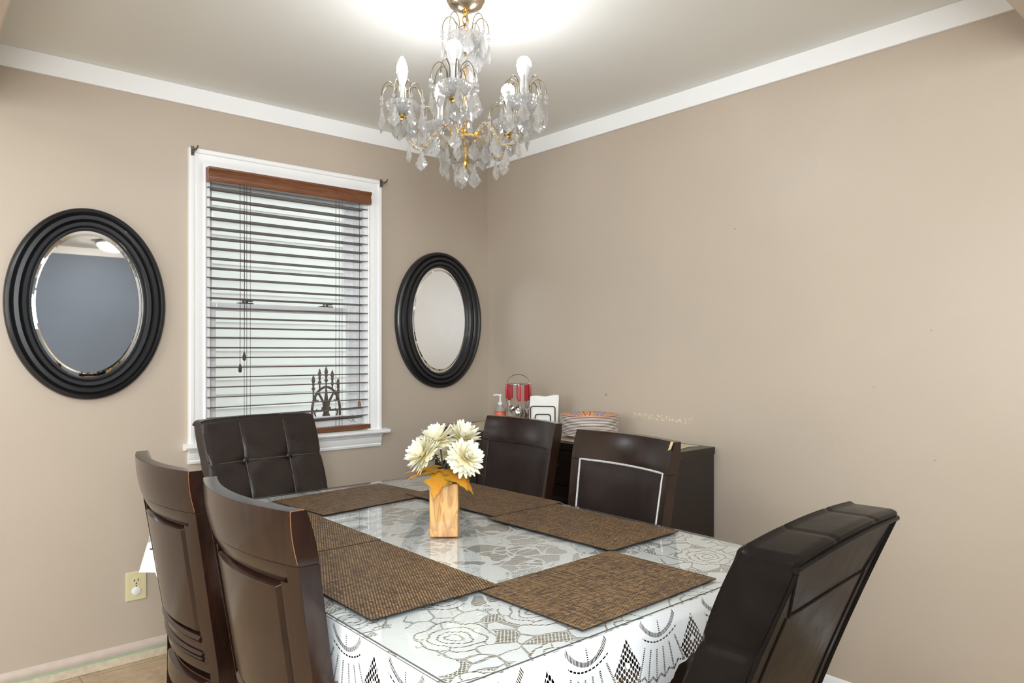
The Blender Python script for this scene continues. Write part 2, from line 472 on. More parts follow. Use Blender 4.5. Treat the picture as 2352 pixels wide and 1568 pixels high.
# ------------------------------------------------------------------ lace cloth material (UV in metres; v<0 top sheet is object xy)
TX0, TX1, TY0, TY1, TZ = -2.004, -0.892, -2.385, -0.715, .752     # cloth top edges and height
def hexholes(u, v, su, sv, rad):
    a = (u/su); b = (v/sv)
    x1 = a.fr()-.5; y1 = b.fr()-.5
    x2 = (a+.5).fr()-.5; y2 = (b+.5).fr()-.5
    d1 = (x1*x1+y1*y1*.6).sqrt(); d2 = (x2*x2+y2*y2*.6).sqrt()
    return d1.min(d2).lt(rad)
def lace_base(m):
    ribs = None
    m.p(col=S((241,243,246)), rough=.75, spec=.2)
def mat_lace_top():
    m = MT('white_lace_top'); lace_base(m)
    x, y, z = m.sep(m.co())
    # gently warped coordinates so outlines wander
    nw = m.node('ShaderNodeTexNoise'); m.link(m.co(), nw.inputs['Vector']); nw.inputs['Scale'].default_value = 9; nw.inputs['Detail'].default_value = 2
    wv = m.sep(nw.outputs['Color'])
    wx = x + (wv[0]-.5)*.05; wy = y + (wv[1]-.5)*.05
    hexm = hexholes(x, y, .0092, .0104, .275)
    dash = (((y+x*.12)/.0066).fr()).lt(.62)*1.0
    dash2 = (((x*.7+y)/.0062).fr()).lt(.62)
    # roses on a staggered grid
    def roses(P, ox, oy, scale):
        a = ((wx+ox)/P); b = ((wy+oy)/P)
        row = (b.floor()*.5).fr()
        px = ((a+row).fr()-.5)*P; py = (b.fr()-.5)*P
        r = (px*px+py*py).sqrt(); th = py.atan2(px)
        lines = None
        for R, k, ph, amp in ((.014,3,.4,.20),(.028,4,1.1,.18),(.045,5,.2,.16),(.064,6,.9,.14)):
            rk = ((th*(k/2)+ph).sin().abs()*amp + (1-amp*.6))*(R*scale)
            l = (r-rk).abs().lt(.0024)
            lines = l if lines is None else lines.max(l)
        # petal divisions
        sp = ((th*(5/(2*PI))+r*6).fr()-.5).abs()*r*1.26
        div = sp.lt(.0018)*r.gt(.046*scale)*r.lt(.064*scale)
        inside = r.lt(.066*scale)
        return lines.max(div), inside
    l1, in1 = roses(.205, .03, .06, 1.15)
    # leaves: edges of stretched cells
    vo = m.node('ShaderNodeTexVoronoi', feature='DISTANCE_TO_EDGE'); m.link(m.comb(wx*1.0, wy*1.35), vo.inputs['Vector']); vo.inputs['Scale'].default_value = 15
    ed = X(m.t, vo.outputs['Distance'])
    leaf = ed.lt(.036)
    vc = m.node('ShaderNodeTexVoronoi', feature='F1'); m.link(m.comb(wx*1.0, wy*1.35), vc.inputs['Vector']); vc.inputs['Scale'].default_value = 15
    cc = m.sep(vc.outputs['Color'])
    mesh_cell = cc[0].gt(.75)*ed.gt(.05)
    big = m.noise(4.5, detail=1)
    plain = big.gt(.55)
    out = (1-in1)
    holes_edge = (l1*dash).max(out*leaf*dash2*(1-plain)).max(out*mesh_cell*hexm*(1-plain))
    # the centre field: open net ground with solid leaf sprays
    cx = (TX0+TX1)/2; cy = (TY0+TY1)/2
    cen = ((x-cx).abs().lt(.30))*((y-cy).abs().lt(.60))
    net = ((x/.0060).fr().lt(.66))*((y/.0066).fr().lt(.70))
    stripes = ((wx*.6+wy)/.0078).fr().lt(.62)
    qx = x + (wv[0]-.5)*.11; qy = y + (wv[1]-.5)*.11
    v2 = m.node('ShaderNodeTexVoronoi', feature='DISTANCE_TO_EDGE'); m.link(m.comb(qx, qy*1.25), v2.inputs['Vector']); v2.inputs['Scale'].default_value = 11
    e2 = X(m.t, v2.outputs['Distance'])
    v3 = m.node('ShaderNodeTexVoronoi', feature='F1'); m.link(m.comb(qx, qy*1.25), v3.inputs['Vector']); v3.inputs['Scale'].default_value = 11
    c2 = m.sep(v3.outputs['Color'])
    vine = (m.noise(5, detail=1, dist=2.2)-.5).abs().lt(.022)
    is_stripe = c2[0].gt(.78); is_leaf = c2[0].lt(.30)
    vein = ((e2-.16).abs().lt(.02))*dash
    white = (e2.lt(.05)).max(vine).max(is_leaf*(1-vein))
    holes_c = (stripes*is_stripe + net*(1-is_stripe)).min(1.0)*(1-white)
    h = holes_edge*(1-cen)+holes_c*cen
    ribs = ((y/.0021).fr()-.5).abs()
    m.bump(ribs*.5, .12, .0006)
    m.alpha_holes(h.min(1.0)); return m.m
def mat_lace_drop():
    m = MT('white_lace_border'); lace_base(m)
    u, v, z = m.sep(m.co('UV'))
    P = .215
    a = ((u/P).fr()-.5)*P
    aa = a.abs()
    row = ((v/.0034).fr()).lt(.55); rowc = ((u/.0052).fr()).lt(.62)
    # open hexagon net diamond between fans
    bx = (P/2-aa)
    mid = (v-.075)
    hexr = ((bx/.037)+(mid.abs()/.062)).lt(1.0)
    dot = (bx*bx + (v-.064)*(v-.064)).sqrt().lt(.006)
    hexm = hexholes(u, v, .0122, .0130, .275)*hexr*(1-dot)
    # fan: radial dotted petal edges from a centre above the edge
    fy = v + .055
    r = (a*a+fy*fy).sqrt(); th = a.atan2(fy)
    spoke = ((th/.19).fr()-.5).abs()*.19*r
    fanarea = r.gt(.112)*r.lt(.178)*th.abs().lt(.58)
    sp = spoke.lt(.0024)*fanarea*row
    # petal ends: scalloped arc
    ends = ((r-.176-((th/.19).fr()-.5).abs()*-.022).abs()).lt(.0028)*th.abs().lt(.60)*rowc
    # faint long slots inside petals (thin cloth)
    arc = ((r-.088+th.abs()*.01).abs()).lt(.0042)*th.abs().lt(.75)*(((th/.045).fr()).lt(.62))
    arc2 = ((r-.099).abs()).lt(.0015)*th.abs().lt(.60)*(((th/.11).fr()).lt(.7))
    stem = (a.abs().lt(.002))*v.lt(.030)*v.gt(.008)*row
    h = hexm.max(sp).max(ends).max(arc).max(arc2).max(stem)
    m.bump(((v/.0042).fr()-.5).abs()*.8+((u/.03).fr()*0), .3, .001)
    m.alpha_holes(h.min(1.0)); return m.m
MAT_LACE = mat_lace_top(); MAT_LACED = mat_lace_drop()

# ------------------------------------------------------------------ room shell
WX0, WX1, WZ0, WZ1 = -1.607, -.803, .885, 2.10      # window opening
T = .16
w = M()
w.box(KX,WX0,0,T,0,H); w.box(WX1,T,0,T,0,H); w.box(WX0,WX1,0,T,0,WZ0); w.box(WX0,WX1,0,T,WZ1,H)
struct(obj('wall_left', w, MAT_WALL, smooth=False))
struct(obj('wall_right', M().box(0,T,BY,0,0,H), MAT_WALLR, smooth=False))
struct(obj('wall_back', M().box(KX,T,BY-T,BY,0,H), MAT_BLUE, smooth=False))
struct(obj('wall_side', M().box(KX-T,KX,BY-T,T,0,H), MAT_WALL, smooth=False))
struct(obj('floor', M().box(KX-T,T,BY-T,T,-.1,0), MAT_FLOOR, smooth=False))
struct(obj('ceiling', M().box(KX-T,T,BY-T,T,H,H+.1), MAT_CEIL, smooth=False))
# dropped headers that mark the dining corner off from the rooms beside it
struct(obj('wall_header_back', M().box(-2.52,0,-2.83,-2.731,2.2,H), MAT_WALL, smooth=False, bevel=.006))
struct(obj('wall_header_side', M().box(-2.52,-2.432,-2.731,0,2.2,H), MAT_WALL, smooth=False, bevel=.006))
# flat white boards at the top of the walls
struct(obj('trim_1', M().box(-2.432,-.016,-.016,0,2.36,H), MAT_TRIM, smooth=False, bevel=.002))
struct(obj('trim_2', M().box(-.016,0,-2.731,0,2.36,H), MAT_TRIM, smooth=False, bevel=.002))
struct(obj('trim_3', M().box(KX,0,BY,BY+.016,2.36,H), MAT_TRIM, smooth=False))
b = M().sweep([(0,0),(.010,0),(.013,.008),(.013,.020),(.008,.030),(.004,.034),(0,.037)], lambda t,a,c: (KX+t*(-KX), -a, .041+c), 1)
bb = struct(obj('baseboard_left', b, MAT_BASE))
obj('tape_line', M().box(KX,0,-.0185,-.002,.0355,.0415), MAT_TAPE, bb, smooth=False)
obj('base_tile', M().box(KX,0,-.018,0,0,.036), MAT_BASETILE, bb, smooth=False, bevel=.003)
b = M().sweep([(0,0),(.012,0),(.016,.012),(.016,.04),(.010,.06),(.004,.068),(0,.072)], lambda t,a,c: (-a, BY+t*(-BY-.02), c), 1)
struct(obj('baseboard_right', b, MAT_TRIM))

# ------------------------------------------------------------------ window
win = struct(empty('window_1', (0,0,0)))
def casing_prof(wd):  # (distance from the inner edge, projection)
    return [(0,0),(0,.012),(.006,.016),(.012,.012),(.018,.012),(.030,.017),(wd-.030,.019),(wd-.022,.019),(wd-.018,.026),(wd-.004,.028),(wd,.024),(wd,0)]
CW = .076
def casing(side):
    m = M(); pr = casing_prof(CW)
    def P(corner, a, d):
        x = {'L':WX0-a,'R':WX1+a}[corner[1]]; z = {'T':WZ1+a,'B':WZ0-.0}[corner[0]]
        return (x, -d, z)
    c0, c1 = {'left':('BL','TL'),'top':('TL','TR'),'right':('TR','BR')}[side]
    m.sweep(pr, lambda t,a,d: P(c0 if t < .5 else c1, a, d), 1)
    return m
for s_ in ('left','top','right'): obj('window_casing', casing(s_), MAT_TRIM, win)
# reveal boards
rv = M(); rv.box(WX0-.001,WX0+.018,.0,.15,WZ0,WZ1); rv.box(WX1-.018,WX1+.001,.0,.15,WZ0,WZ1); rv.box(WX0,WX1,0,.15,WZ1-.018,WZ1+.001)
obj('window_jamb', rv, MAT_TRIM, win, smooth=False)
# stool and apron
sl = M().sweep([(.0,.0),(.030,.002),(.046,.006),(.052,.014),(.050,.024),(.040,.028),(-.12,.028)], lambda t,a,c: (-1.703+t*(1.703-.689), -a, .858+c), 1)
for k in (0,1):
    n = 7; o_ = 0 if k == 0 else n
    sl.f.append(tuple(range(o_, o_+n)))
obj('window_sill', sl, MAT_TRIM, win)
ap = M().sweep([(0,0),(.010,0),(.013,.010),(.010,.016),(.014,.022),(.018,.040),(.018,.048),(.026,.056),(.028,.062),(0,.062)], lambda t,a,c: (-1.683+t*(1.683-.724), -a, .797+c), 1)
for o_ in (0,10): ap.f.append(tuple(range(o_, o_+10)))
obj('window_apron', ap, MAT_TRIM, win)
ZM = 1.50
def sash(x0,x1,z0,z1,y,st,tr,br,name):
    m = M(); d = .032
    m.box(x0,x0+st,y,y+d,z0,z1); m.box(x1-st,x1,y,y+d,z0,z1)
    m.box(x0+st,x1-st,y,y+d,z1-tr,z1); m.box(x0+st,x1-st,y,y+d,z0,z0+br)
    o = obj(name, m, MAT_TRIM, win, smooth=False, bevel=.004)
    obj('pane', M().box(x0+st-.004,x1-st+.004,y+.012,y+.016,z0+br-.004,z1-tr+.004), MAT_GLASS, o, smooth=False)
    return o
up = sash(WX0+.018,WX1-.018,ZM-.02,WZ1-.018,.105,.045,.05,.034,'upper_sash')
lo = sash(WX0+.018,WX1-.018,WZ0+.014,ZM+.012,.068,.05,.036,.06,'lower_sash')
for xx in (-1.40,-.99):
    lk = M().box(xx-.035,xx+.035,.070,.098,ZM+.012,ZM+.017); lk.lathe([(.014,0),(.014,.012),(.008,.016),(.0,.017)],12,(xx,.084,ZM+.016)); lk.box(xx-.004,xx+.034,.076,.084,ZM+.022,ZM+.030)
    obj('sash_lock', lk, MAT_BRACKET, lo, bevel=.001)
for k, (xx, side) in enumerate(((-1.672,'left'),(-.735,'right'))):
    br = M()
    br.box(xx-.007,xx+.007,-.034,-.028,2.140,2.180)
    br.tube([(xx,-.034,2.165),(xx,-.05,2.163),(xx+.004,-.075,2.160),(xx+.006,-.085,2.172)], (.0034), 8)
    br.tube([(xx,-.034,2.150),(xx,-.055,2.154),(xx+.003,-.072,2.158)], .0035, 8)
    br.ball((xx,-.036,2.142),.004)
    tag(obj('curtain_rod_bracket', br, MAT_BRACKET, bevel=.001), 'small metal curtain rod bracket at the top %s corner of the white window casing' % side, 'bracket', 'curtain rod brackets on the window casing')

# ------------------------------------------------------------------ blind
bl = tag(empty('window_blind', (-1.205, .0, 2.10)), 'brown wooden venetian blind with open slats hanging in the white window', 'blind')
hw = .404
va = M().sweep([(.0,-.062),(.030,-.062),(.036,-.052),(.034,-.034),(.030,-.024),(.034,-.014),(.040,-.008),(.040,.0),(0,.0)], lambda t,a,c: (-hw+t*2*hw, -a-.012, c), 1)
for o_ in (0,9): va.f.append(tuple(range(o_, o_+9)))
obj('valance', va, MAT_BLIND, bl)
obj('head_rail', M().box(-hw+.01,hw-.01,-.010,.045,-.052,-.004), MAT_SLAT, bl, smooth=False, bevel=.003)
SP = .0443; NS = 25; ZT = -.088
slat0 = None
for i in range(NS):
    if slat0 is None:
        def sf(a,b_,c): 
            return (-hw+.006+a*(2*hw-.012), -.022+b_*.05, .0026*math.sin(PI*b_)+c*.0028)
        slat0 = obj('slat', M().gbox(sf,(6,6,1)), MAT_SLAT, bl); s_ = slat0
    else: s_ = link_copy(slat0, bl)
    zz = ZT-i*SP
    s_.location = (0,0,zz)
    s_.rotation_euler = (math.radians(-4 if i < 23 else (-14 if i == 23 else -20)), math.radians(0 if i < 22 else (-.35 if i == 22 else (-.8 if i == 23 else -1.0))), 0)
BZ = ZT-(NS)*SP+.008
obj('bottom_rail', M().box(-hw+.006,hw-.006,-.022,.026,BZ-.026,BZ-.002).xf(Matrix.Rotation(math.radians(-.8),4,'Y') @ Matrix.Identity(4)), MAT_BLIND, bl, smooth=True, bevel=.004)
for xx in (-.228,.235):
    for yy in (-.024,.028):
        obj('ladder_cord', M().tube([(xx+(0 if yy < 0 else .008),yy,-.05),(xx+(0 if yy < 0 else .008),yy,BZ)], .0011, 5), MAT_CORD, bl)
    obj('lift_cord', M().tube([(xx+.018,-.02,-.05),(xx+.018,-.02,BZ)], .0010, 5), MAT_CORD, bl)
tasm = M().lathe([(.001,0),(.004,-.002),(.0045,-.010),(.0075,-.014),(.0075,-.034),(.004,-.038),(.0,-.039)], 10)
for xx, zz in ((-.262,-.868),(-.243,-.815)):
    c_ = obj('pull_cord', M().tube([(xx,-.032,-.06),(xx+.001,-.034,-.4),(xx,-.033,zz)], .0013, 5), MAT_CORD, bl)
    t_ = obj('tassel', tasm, MAT_CORD, c_); t_.location = (xx,-.033,zz)
c_ = obj('tilt_cord', M().tube([(.342,-.032,-.06),(.343,-.034,-.5),(.342,-.033,-1.06)], .0013, 5), MAT_CORD, bl)
t_ = obj('tassel', tasm, MAT_BLIND, c_); t_.location = (.342,-.033,-1.06)
c_ = obj('cord_knot', M().tube([(.30,-.03,-1.13),(.315,-.036,-1.145),(.30,-.034,-1.165),(.275,-.036,-1.15),(.29,-.032,-1.14),(.32,-.036,-1.17)], .0013, 5), MAT_CORD, bl)

# ------------------------------------------------------------------ outside the window
sd = M()
LAP = .105
for i in range(44):
    z0 = -.6+i*LAP
    sd.add([(-4,2.02,z0),(4,2.02,z0),(4,2.035,z0+LAP),(-4,2.035,z0+LAP),(-4,2.036,z0),(4,2.036,z0)], [(0,1,2,3),(0,4,5,1)])
sd.box(-4,4,2.036,2.3,-.6,4.05)
hs = tag(obj('neighbour_house_wall', sd, MAT_SIDING, smooth=False), 'white horizontal lap siding of the neighbouring house seen through the window blind', 'siding')
struct(obj('ground', M().box(-6,5,T,4,-.7,-.6), MAT_GROUND, smooth=False))
# wrought iron fence panel with an arch, a fleur-de-lis and spear finials
GY = .78
def spear(m, x, zt, r=.008):
    m.lathe([(r*.8,-.12),(r*.8,-.095),(r*1.7,-.090),(r*1.9,-.083),(r*.9,-.076),(r*1.0,-.064),(r*1.8,-.058),(r*1.0,-.052),(r*1.9,-.036),(r*1.2,-.018),(r*.3,-.002),(.0002,.0)], 10, (x,GY,zt))
ir = tag(empty('iron_fence', (-.64,GY,-.6)), 'rusty wrought iron fence arch with spear finials outside behind the lower window pane', 'fence')
def IR(name, m): return obj(name, m.xf(Matrix.Translation((.64,-GY,.6))), MAT_IRON, ir)
fx = -.638
for dx, zt in ((-.084,1.147),(-.043,1.184),(0,1.197),(.041,1.176),(.080,1.125)):
    m = M(); spear(m, fx+dx, zt, .0062); m.tube([(fx+dx,GY,zt-.119),(fx+dx,GY,.925+.145*math.sqrt(max(0,1-(dx/.092)**2)))], .005, 8); IR('finial', m)
m = M(); m.tube([(fx+.092*math.cos(a),GY,.925+.145*math.sin(a)) for a in [PI*i/24 for i in range(25)]], .008, 10); m.tube([(fx-.092,GY,.925),(fx-.092,GY,-.6)],.008,8); m.tube([(fx+.092,GY,.925),(fx+.092,GY,-.6)],.008,8)
IR('arch_bar', m)
m = M()
for sgn in (-1,0,1):
    if sgn == 0: m.tube([(fx,GY,.72),(fx,GY,.80),(fx,GY,.93)], lambda t: .005+.016*math.sin(PI*min(1,t*1.02))**2, 10)
    else: m.tube([(fx+sgn*.008,GY,.76),(fx+sgn*.02,GY,.84),(fx+sgn*.055,GY,.895),(fx+sgn*.085,GY,.88),(fx+sgn*.08,GY,.85),(fx+sgn*.062,GY,.855)], lambda t: .010-.004*t, 8)
m.box(fx-.03,fx+.03,GY-.012,GY+.012,.795,.812)
for sgn in (-1,1): m.tube([(fx+sgn*.01,GY,.79),(fx+sgn*.035,GY,.74),(fx+sgn*.075,GY,.74),(fx+sgn*.09,GY,.78),(fx+sgn*.07,GY,.80)], .006, 8)
m.tube([(fx,GY,.79),(fx,GY,-.6)], .007, 8)
m.v = [(fx+(x-fx)*.85, y, z+.135 if z > .5 else z) for x,y,z in m.v]
IR('fleur_ornament', m)
for zz in (.84,-.4): IR('fence_rail', M().tube([(fx-.092,GY,zz),(fx+.092,GY,zz)], .009, 8))
tag(obj('brick_post', M().box(-.86,-.765,.74,.86,-.6,.86).box(-.875,-.75,.72,.88,.86,.915), MAT_BRICK, smooth=False, bevel=.006), 'reddish capped post beside the iron fence outside the window', 'post')

# ------------------------------------------------------------------ oval mirrors
def oval_mirror(cx, cz, a, b_, ia, ib, name_label):
    root = tag(empty('oval_mirror', (cx,-.001,cz)), name_label, 'mirror', 'oval mirrors beside the window')
    # ribbed frame profile: s 0 outer .. 1 inner , projection
    pr = [(0,0),(0,.016),(.02,.024),(.05,.028),(.18,.032),(.24,.026),(.27,.022),(.30,.026),(.34,.033),(.50,.034),(.55,.027),(.58,.022),(.61,.026),(.64,.031),(.78,.030),(.82,.024),(.85,.021),(.88,.024),(.93,.024),(.98,.018),(1.0,.012)]
    def pf(t, s, d):
        th = 2*PI*t; A = a+(ia-a)*s; B = b_+(ib-b_)*s
        return (A*math.cos(th), -d, B*math.sin(th))
    obj('frame', M().sweep(pr, pf, 128, close=True), MAT_BLACK, root)
    g = M(); N = 128
    rings = ((1.0,.0115),(.955,.0125),(.93,.0150),(.0,.0150))
    base = []
    for f_, d in rings[:-1]:
        base.append(len(g.v))
        for k in range(N):
            th = 2*PI*k/N; off = (1-f_)*.4
            g.v.append(((ia+.002)*f_*math.cos(th), -d, (ib+.002)*f_*math.sin(th)))
    for i in range(len(base)-1):
        for k in range(N):
            g.f.append((base[i]+k, base[i]+(k+1)%N, base[i+1]+(k+1)%N, base[i+1]+k))
    g.f.append(tuple(base[-1]+k for k in range(N)))
    obj('mirror_glass', g, MAT_MIRROR, root, smooth=False)
    return root
oval_mirror(-2.063, 1.478, .284, .382, .193, .292, 'black ribbed oval mirror left of the window reflecting a blue grey wall')
oval_mirror(-.351, 1.461, .286, .376, .182, .291, 'black ribbed oval mirror in the corner right of the window reflecting the taupe wall')

# ------------------------------------------------------------------ wall outlet
ol = tag(empty('wall_outlet', (-1.889,0,.312)), 'ivory wall outlet with one white round cover low on the wall', 'outlet')
obj('cover_plate', M().gbox(lambda a,b_,c: ((a-.5)*.079, -.006*c, (b_-.5)*.120),(1,1,1)), MAT_OUTLET, ol, smooth=False, bevel=.003)
so = M().lathe([(.017,0),(.0165,.0015),(0.0,.0016)], 24).xf(Matrix.Translation((0,-.006,.020)) @ Matrix.Rotation(PI/2,4,'X'))
s1 = obj('socket', so, MAT_OUTLET, ol)
sl_ = M().box(-.009,-.0065,-.0085,-.0072,.020,.029).box(-.0105,-.0055,-.0085,-.0072,.0235,.0255).box(.0055,.008,-.0085,-.0072,.019,.029)
sl_.add(M().lathe([(.003,0),(.003,.001),(0,.0011)],10).xf(Matrix.Translation((0,-.0074,.011)) @ Matrix.Rotation(PI/2,4,'X')).v, [tuple(f) for f in M().lathe([(.003,0),(.003,.001),(0,.0011)],10).f])
obj('socket_slots', sl_, MAT_SLOT, s1, smooth=False)
obj('socket_cap', M().lathe([(.0175,0),(.0172,.003),(.015,.0042),(0,.0044)], 24).xf(Matrix.Translation((0,-.006,-.021)) @ Matrix.Rotation(PI/2,4,'X')), MAT_CAP, ol)
obj('screw', M().lathe([(.003,0),(.0025,.001),(0,.0013)], 10).xf(Matrix.Translation((0,-.006,.0)) @ Matrix.Rotation(PI/2,4,'X')), MAT_BRACKET, ol)

# ------------------------------------------------------------------ sideboard, its runner and what stands on it
SBX0, SBX1, SBY0, SBY1, SBZ = -.405, -.022, -1.560, -.022, .884
sb = tag(empty('sideboard', (-.21,-.79,0)), 'dark espresso wooden sideboard against the right wall behind the dining chairs', 'sideboard')
def SB(name, m, mat=MAT_ESPD, parent=None, **k):
    return obj(name, m.xf(Matrix.Translation((.21,.79,0))), mat, parent or sb, **k)
SB('body', M().box(SBX0+.012,SBX1,SBY0+.006,SBY1-.004,.08,SBZ-.028), smooth=False, bevel=.002)
SB('top', M().box(SBX0-.004,SBX1,SBY0,SBY1,SBZ-.03,SBZ), smooth=False, bevel=.003)
SB('plinth', M().box(SBX0+.03,SBX1,SBY0+.03,SBY1-.03,0,.08), smooth=False)
nd = 4; dw = (SBY1-SBY0-.04)/nd
knob = M().lathe([(.004,0),(.004,.012),(.010,.016),(.011,.022),(.007,.026),(0,.027)],14).xf(Matrix.Rotation(-PI/2,4,'Y'))
for i in range(nd):
    y0 = SBY0+.02+i*dw
    d_ = SB('drawer', M().box(SBX0-.004,SBX0+.014,y0+.004,y0+dw-.004,.70,.845), smooth=False, bevel=.004)
    k_ = obj('knob', knob, MAT_CHAMP, d_); k_.location = (SBX0-.004+.21, y0+dw/2+.79, .772)
    m = M().box(SBX0-.004,SBX0+.014,y0+.004,y0+dw-.004,.10,.69)
    d_ = SB('door', m, smooth=False, bevel=.004)
    SB('door_panel', M().gbox(lambda a,b_,c: (SBX0-.004-.006*c, y0+.05+.012*c*(1-2*a)+a*(dw-.1), .15+.012*c*(1-2*b_)+b_*.49),(1,1,1)), parent=d_, smooth=False)
    k_ = obj('knob', knob, MAT_CHAMP, d_); k_.location = (SBX0-.004+.21, y0+(.025 if i%2 else dw-.025)+.79, .55)
def runf(a,b_,c):
    x = -.365+a*.31; y = -1.50+b_*1.42
    if b_ < .02: x += .006*math.sin(a*14)
    return (x, y+.008*math.sin(a*9)*(1 if b_ in (0,1) else 0), SBZ+.0006+.0018*c+.0007*math.sin(a*11+b_*23))
tag(obj('table_runner', M().gbox(runf,(14,40,1)), MAT_RUNNER), 'cream cloth runner lying along the top of the dark sideboard', 'runner')
RZ = SBZ+.0032
# cutlery caddy
cx_, cy_ = -.20, -.50
cs = tag(empty('cutlery_stand', (cx_,cy_,RZ)), 'chrome carousel stand with looped carrying handle on the sideboard holding red cutlery', 'cutlery stand')
obj('stand_base', M().lathe([(.055,0),(.055,.004),(.05,.008),(.012,.012),(.006,.02)], 28), MAT_STEEL, cs)
obj('pole', M().tube([(0,0,.012),(0,0,.235)], .005, 10), MAT_STEEL, cs)
def ringpath(r,z,n=36): return [(r*math.cos(2*PI*i/n),r*math.sin(2*PI*i/n),z) for i in range(n)]
rg = M().tube(ringpath(.054,.232), .0022, 6, closed=True)
for i in range(6):
    a = PI*i/3; rg.tube([(0,0,.232),(.054*math.cos(a),.054*math.sin(a),.232)], .0018, 6)
obj('hanging_ring', rg, MAT_STEEL, cs)
ax = Vector((.7547,-.656,0)); pr_ = Vector((.656,.7547,0))
for off in (-.009,.009):
    obj('carry_handle', M().tube([ax*(.058*math.cos(PI*i/20))+pr_*off+Vector((0,0,.234+.048*math.sin(PI*i/20))) for i in range(21)], .0018, 6), MAT_STEEL, cs)
def cutlery(kind):
    root = empty({'spoon':'hanging_spoon','fork':'hanging_fork','tea':'hanging_teaspoon'}[kind])
    L = .084 if kind != 'tea' else .070
    obj('handle', M().gbox(lambda a,b_,c: ((a-.5)*(.0165+.002*math.sin(PI*c)), (b_-.5)*.010, -.002-L*c),(3,3,10)), MAT_RED, root, bevel=.002)
    z0 = -L
    m = M()
    m.tube([(0,0,z0+.004),(0,.001,z0-.02),(0,.004,z0-.04)], lambda t: .0026-.0006*t, 8)
    if kind == 'fork':
        m.gbox(lambda a,b_,c: ((a-.5)*(.008+.012*min(1,c*2)), .004+.006*math.sin(PI*c*.8)+.0016*b_, z0-.038-.025*c),(4,1,6))
        for k in range(4): m.tube([((k-1.5)*.0058,.009,z0-.062),((k-1.5)*.0056,.006,z0-.094)], lambda t: .0016-.0008*t, 6)
    else:
        sc = 1.0 if kind == 'spoon' else .74
        def bowl(a,b_,c):
            t = b_; wd = .0235*sc*math.sin(PI*(.06+.92*t)**.8)**.75
            x = (a-.5)*2
            return (x*wd, .004+.010*sc*(1-x*x)*math.sin(PI*t)*-1+.0014*c, z0-.036-.058*sc*t)
        m.gbox(bowl,(8,12,1))
    obj('head', m, MAT_STEEL, root)
    return root
protos = {}
names = ['spoon','tea','spoon','fork','spoon','tea','fork','spoon','tea','fork']
places = ['leftmost front','second from left front','middle front','fourth from left front','rightmost front']
# hung around the ring, the camera-facing half first
camdir = math.atan2(-.7547-.0, -.656)
order = [(-82,'teaspoon with red handle hanging at the left side of the cutlery stand','tea'),
         (-38,'red handled teaspoon hanging second from the left on the cutlery stand','tea'),
         (4,'red handled large spoon hanging at the front middle of the cutlery stand','spoon'),
         (40,'red handled large spoon hanging just right of the middle of the cutlery stand','spoon'),
         (84,'red handled fork hanging at the right side of the cutlery stand','fork'),
         (120,'red handled fork hanging at the back right of the cutlery stand behind the others','fork'),
         (180,'red handled spoon hanging at the back of the cutlery stand behind the others','spoon'),
         (-130,'red handled fork hanging at the back left of the cutlery stand behind the others','fork')]
for dg, lab, kd in order:
    ang = camdir+math.radians(dg)
    if kd not in protos: r_ = protos[kd] = cutlery(kd)
    else: r_ = copy_tree(protos[kd])
    r_.location = (cx_+.0618*math.cos(ang), cy_+.0618*math.sin(ang), RZ+.2325)
    r_.rotation_euler = (0,0,ang+PI/2)
    tag(r_, lab, 'cutlery', 'red handled cutlery hanging on the stand')
# soap bottle
sp_ = tag(empty('soap_bottle', (-.225,-.385,RZ)), 'clear pump soap bottle with orange and green label behind the cutlery stand', 'soap bottle')
obj('bottle', M().lathe([(.028,0),(.030,.004),(.030,.085),(.026,.100),(.014,.112),(.012,.122)], 24), MT('clear_plastic').p(col=S((236,236,232)), rough=.15, trans=.6, ior=1.4).m, sp_)
obj('green_label', M().lathe([(.0304,.022),(.0304,.066)], 24), simple('green_label', (150,184,96), .5), sp_)
obj('orange_label', M().lathe([(.0305,.066),(.0305,.072)], 24).lathe([(.0305,.076),(.0305,.088)], 24), simple('orange_label', (222,92,60), .5), sp_)
pm = M().lathe([(.013,.120),(.013,.134),(.005,.136),(.005,.164),(.011,.166),(.011,.174),(.004,.176)], 16); pm.tube([(0,0,.171),(-.018,.012,.172),(-.032,.020,.169)], .0042, 8)
obj('pump', pm, MAT_CAP, sp_)
# napkins in wire holder
nx, ny = -.185, -.672
nh = empty('napkin_holder', (nx,ny,RZ), math.radians(-48)); tag(nh, 'black wire napkin holder on the sideboard beside the plates', 'napkin holder')
def sqarch(m, wd, ht, y, r=.0028):
    rr = .012; pts = [(-wd/2,y,.004),(-wd/2,y,ht-rr)]+[(-wd/2+rr-rr*math.cos(a),y,ht-rr+rr*math.sin(a)) for a in (PI/8,PI/4,3*PI/8)]+[(-wd/2+rr,y,ht),(wd/2-rr,y,ht)]+[(wd/2-rr+rr*math.sin(a),y,ht-rr+rr*math.cos(a)) for a in (PI/8,PI/4,3*PI/8)]+[(wd/2,y,ht-rr),(wd/2,y,.004)]
    m.tube(pts, r, 8)
for y in (-.030,.030):
    m = M(); sqarch(m,.122,.128,y); sqarch(m,.076,.088,y-.0 ); obj('wire_frame', m, MAT_BWIRE, nh)
m = M(); 
for x in (-.05,0,.05): m.tube([(x,-.030,.004),(x,.030,.004)], .0028, 8)
m.tube([(-.061,-.03,.004),(.061,-.03,.004)],.0028,8); m.tube([(-.061,.03,.004),(.061,.03,.004)],.0028,8)
obj('wire_base', m, MAT_BWIRE, nh)
def napf(a,b_,c):
    x = -.072+.144*a+.008*c; y = -.017+.034*b_; y += .004*math.sin(a*7+c*3)*c
    return (x, y*(1+.25*c), .008+c*(.168+.006*a+.003*math.sin(a*9)))
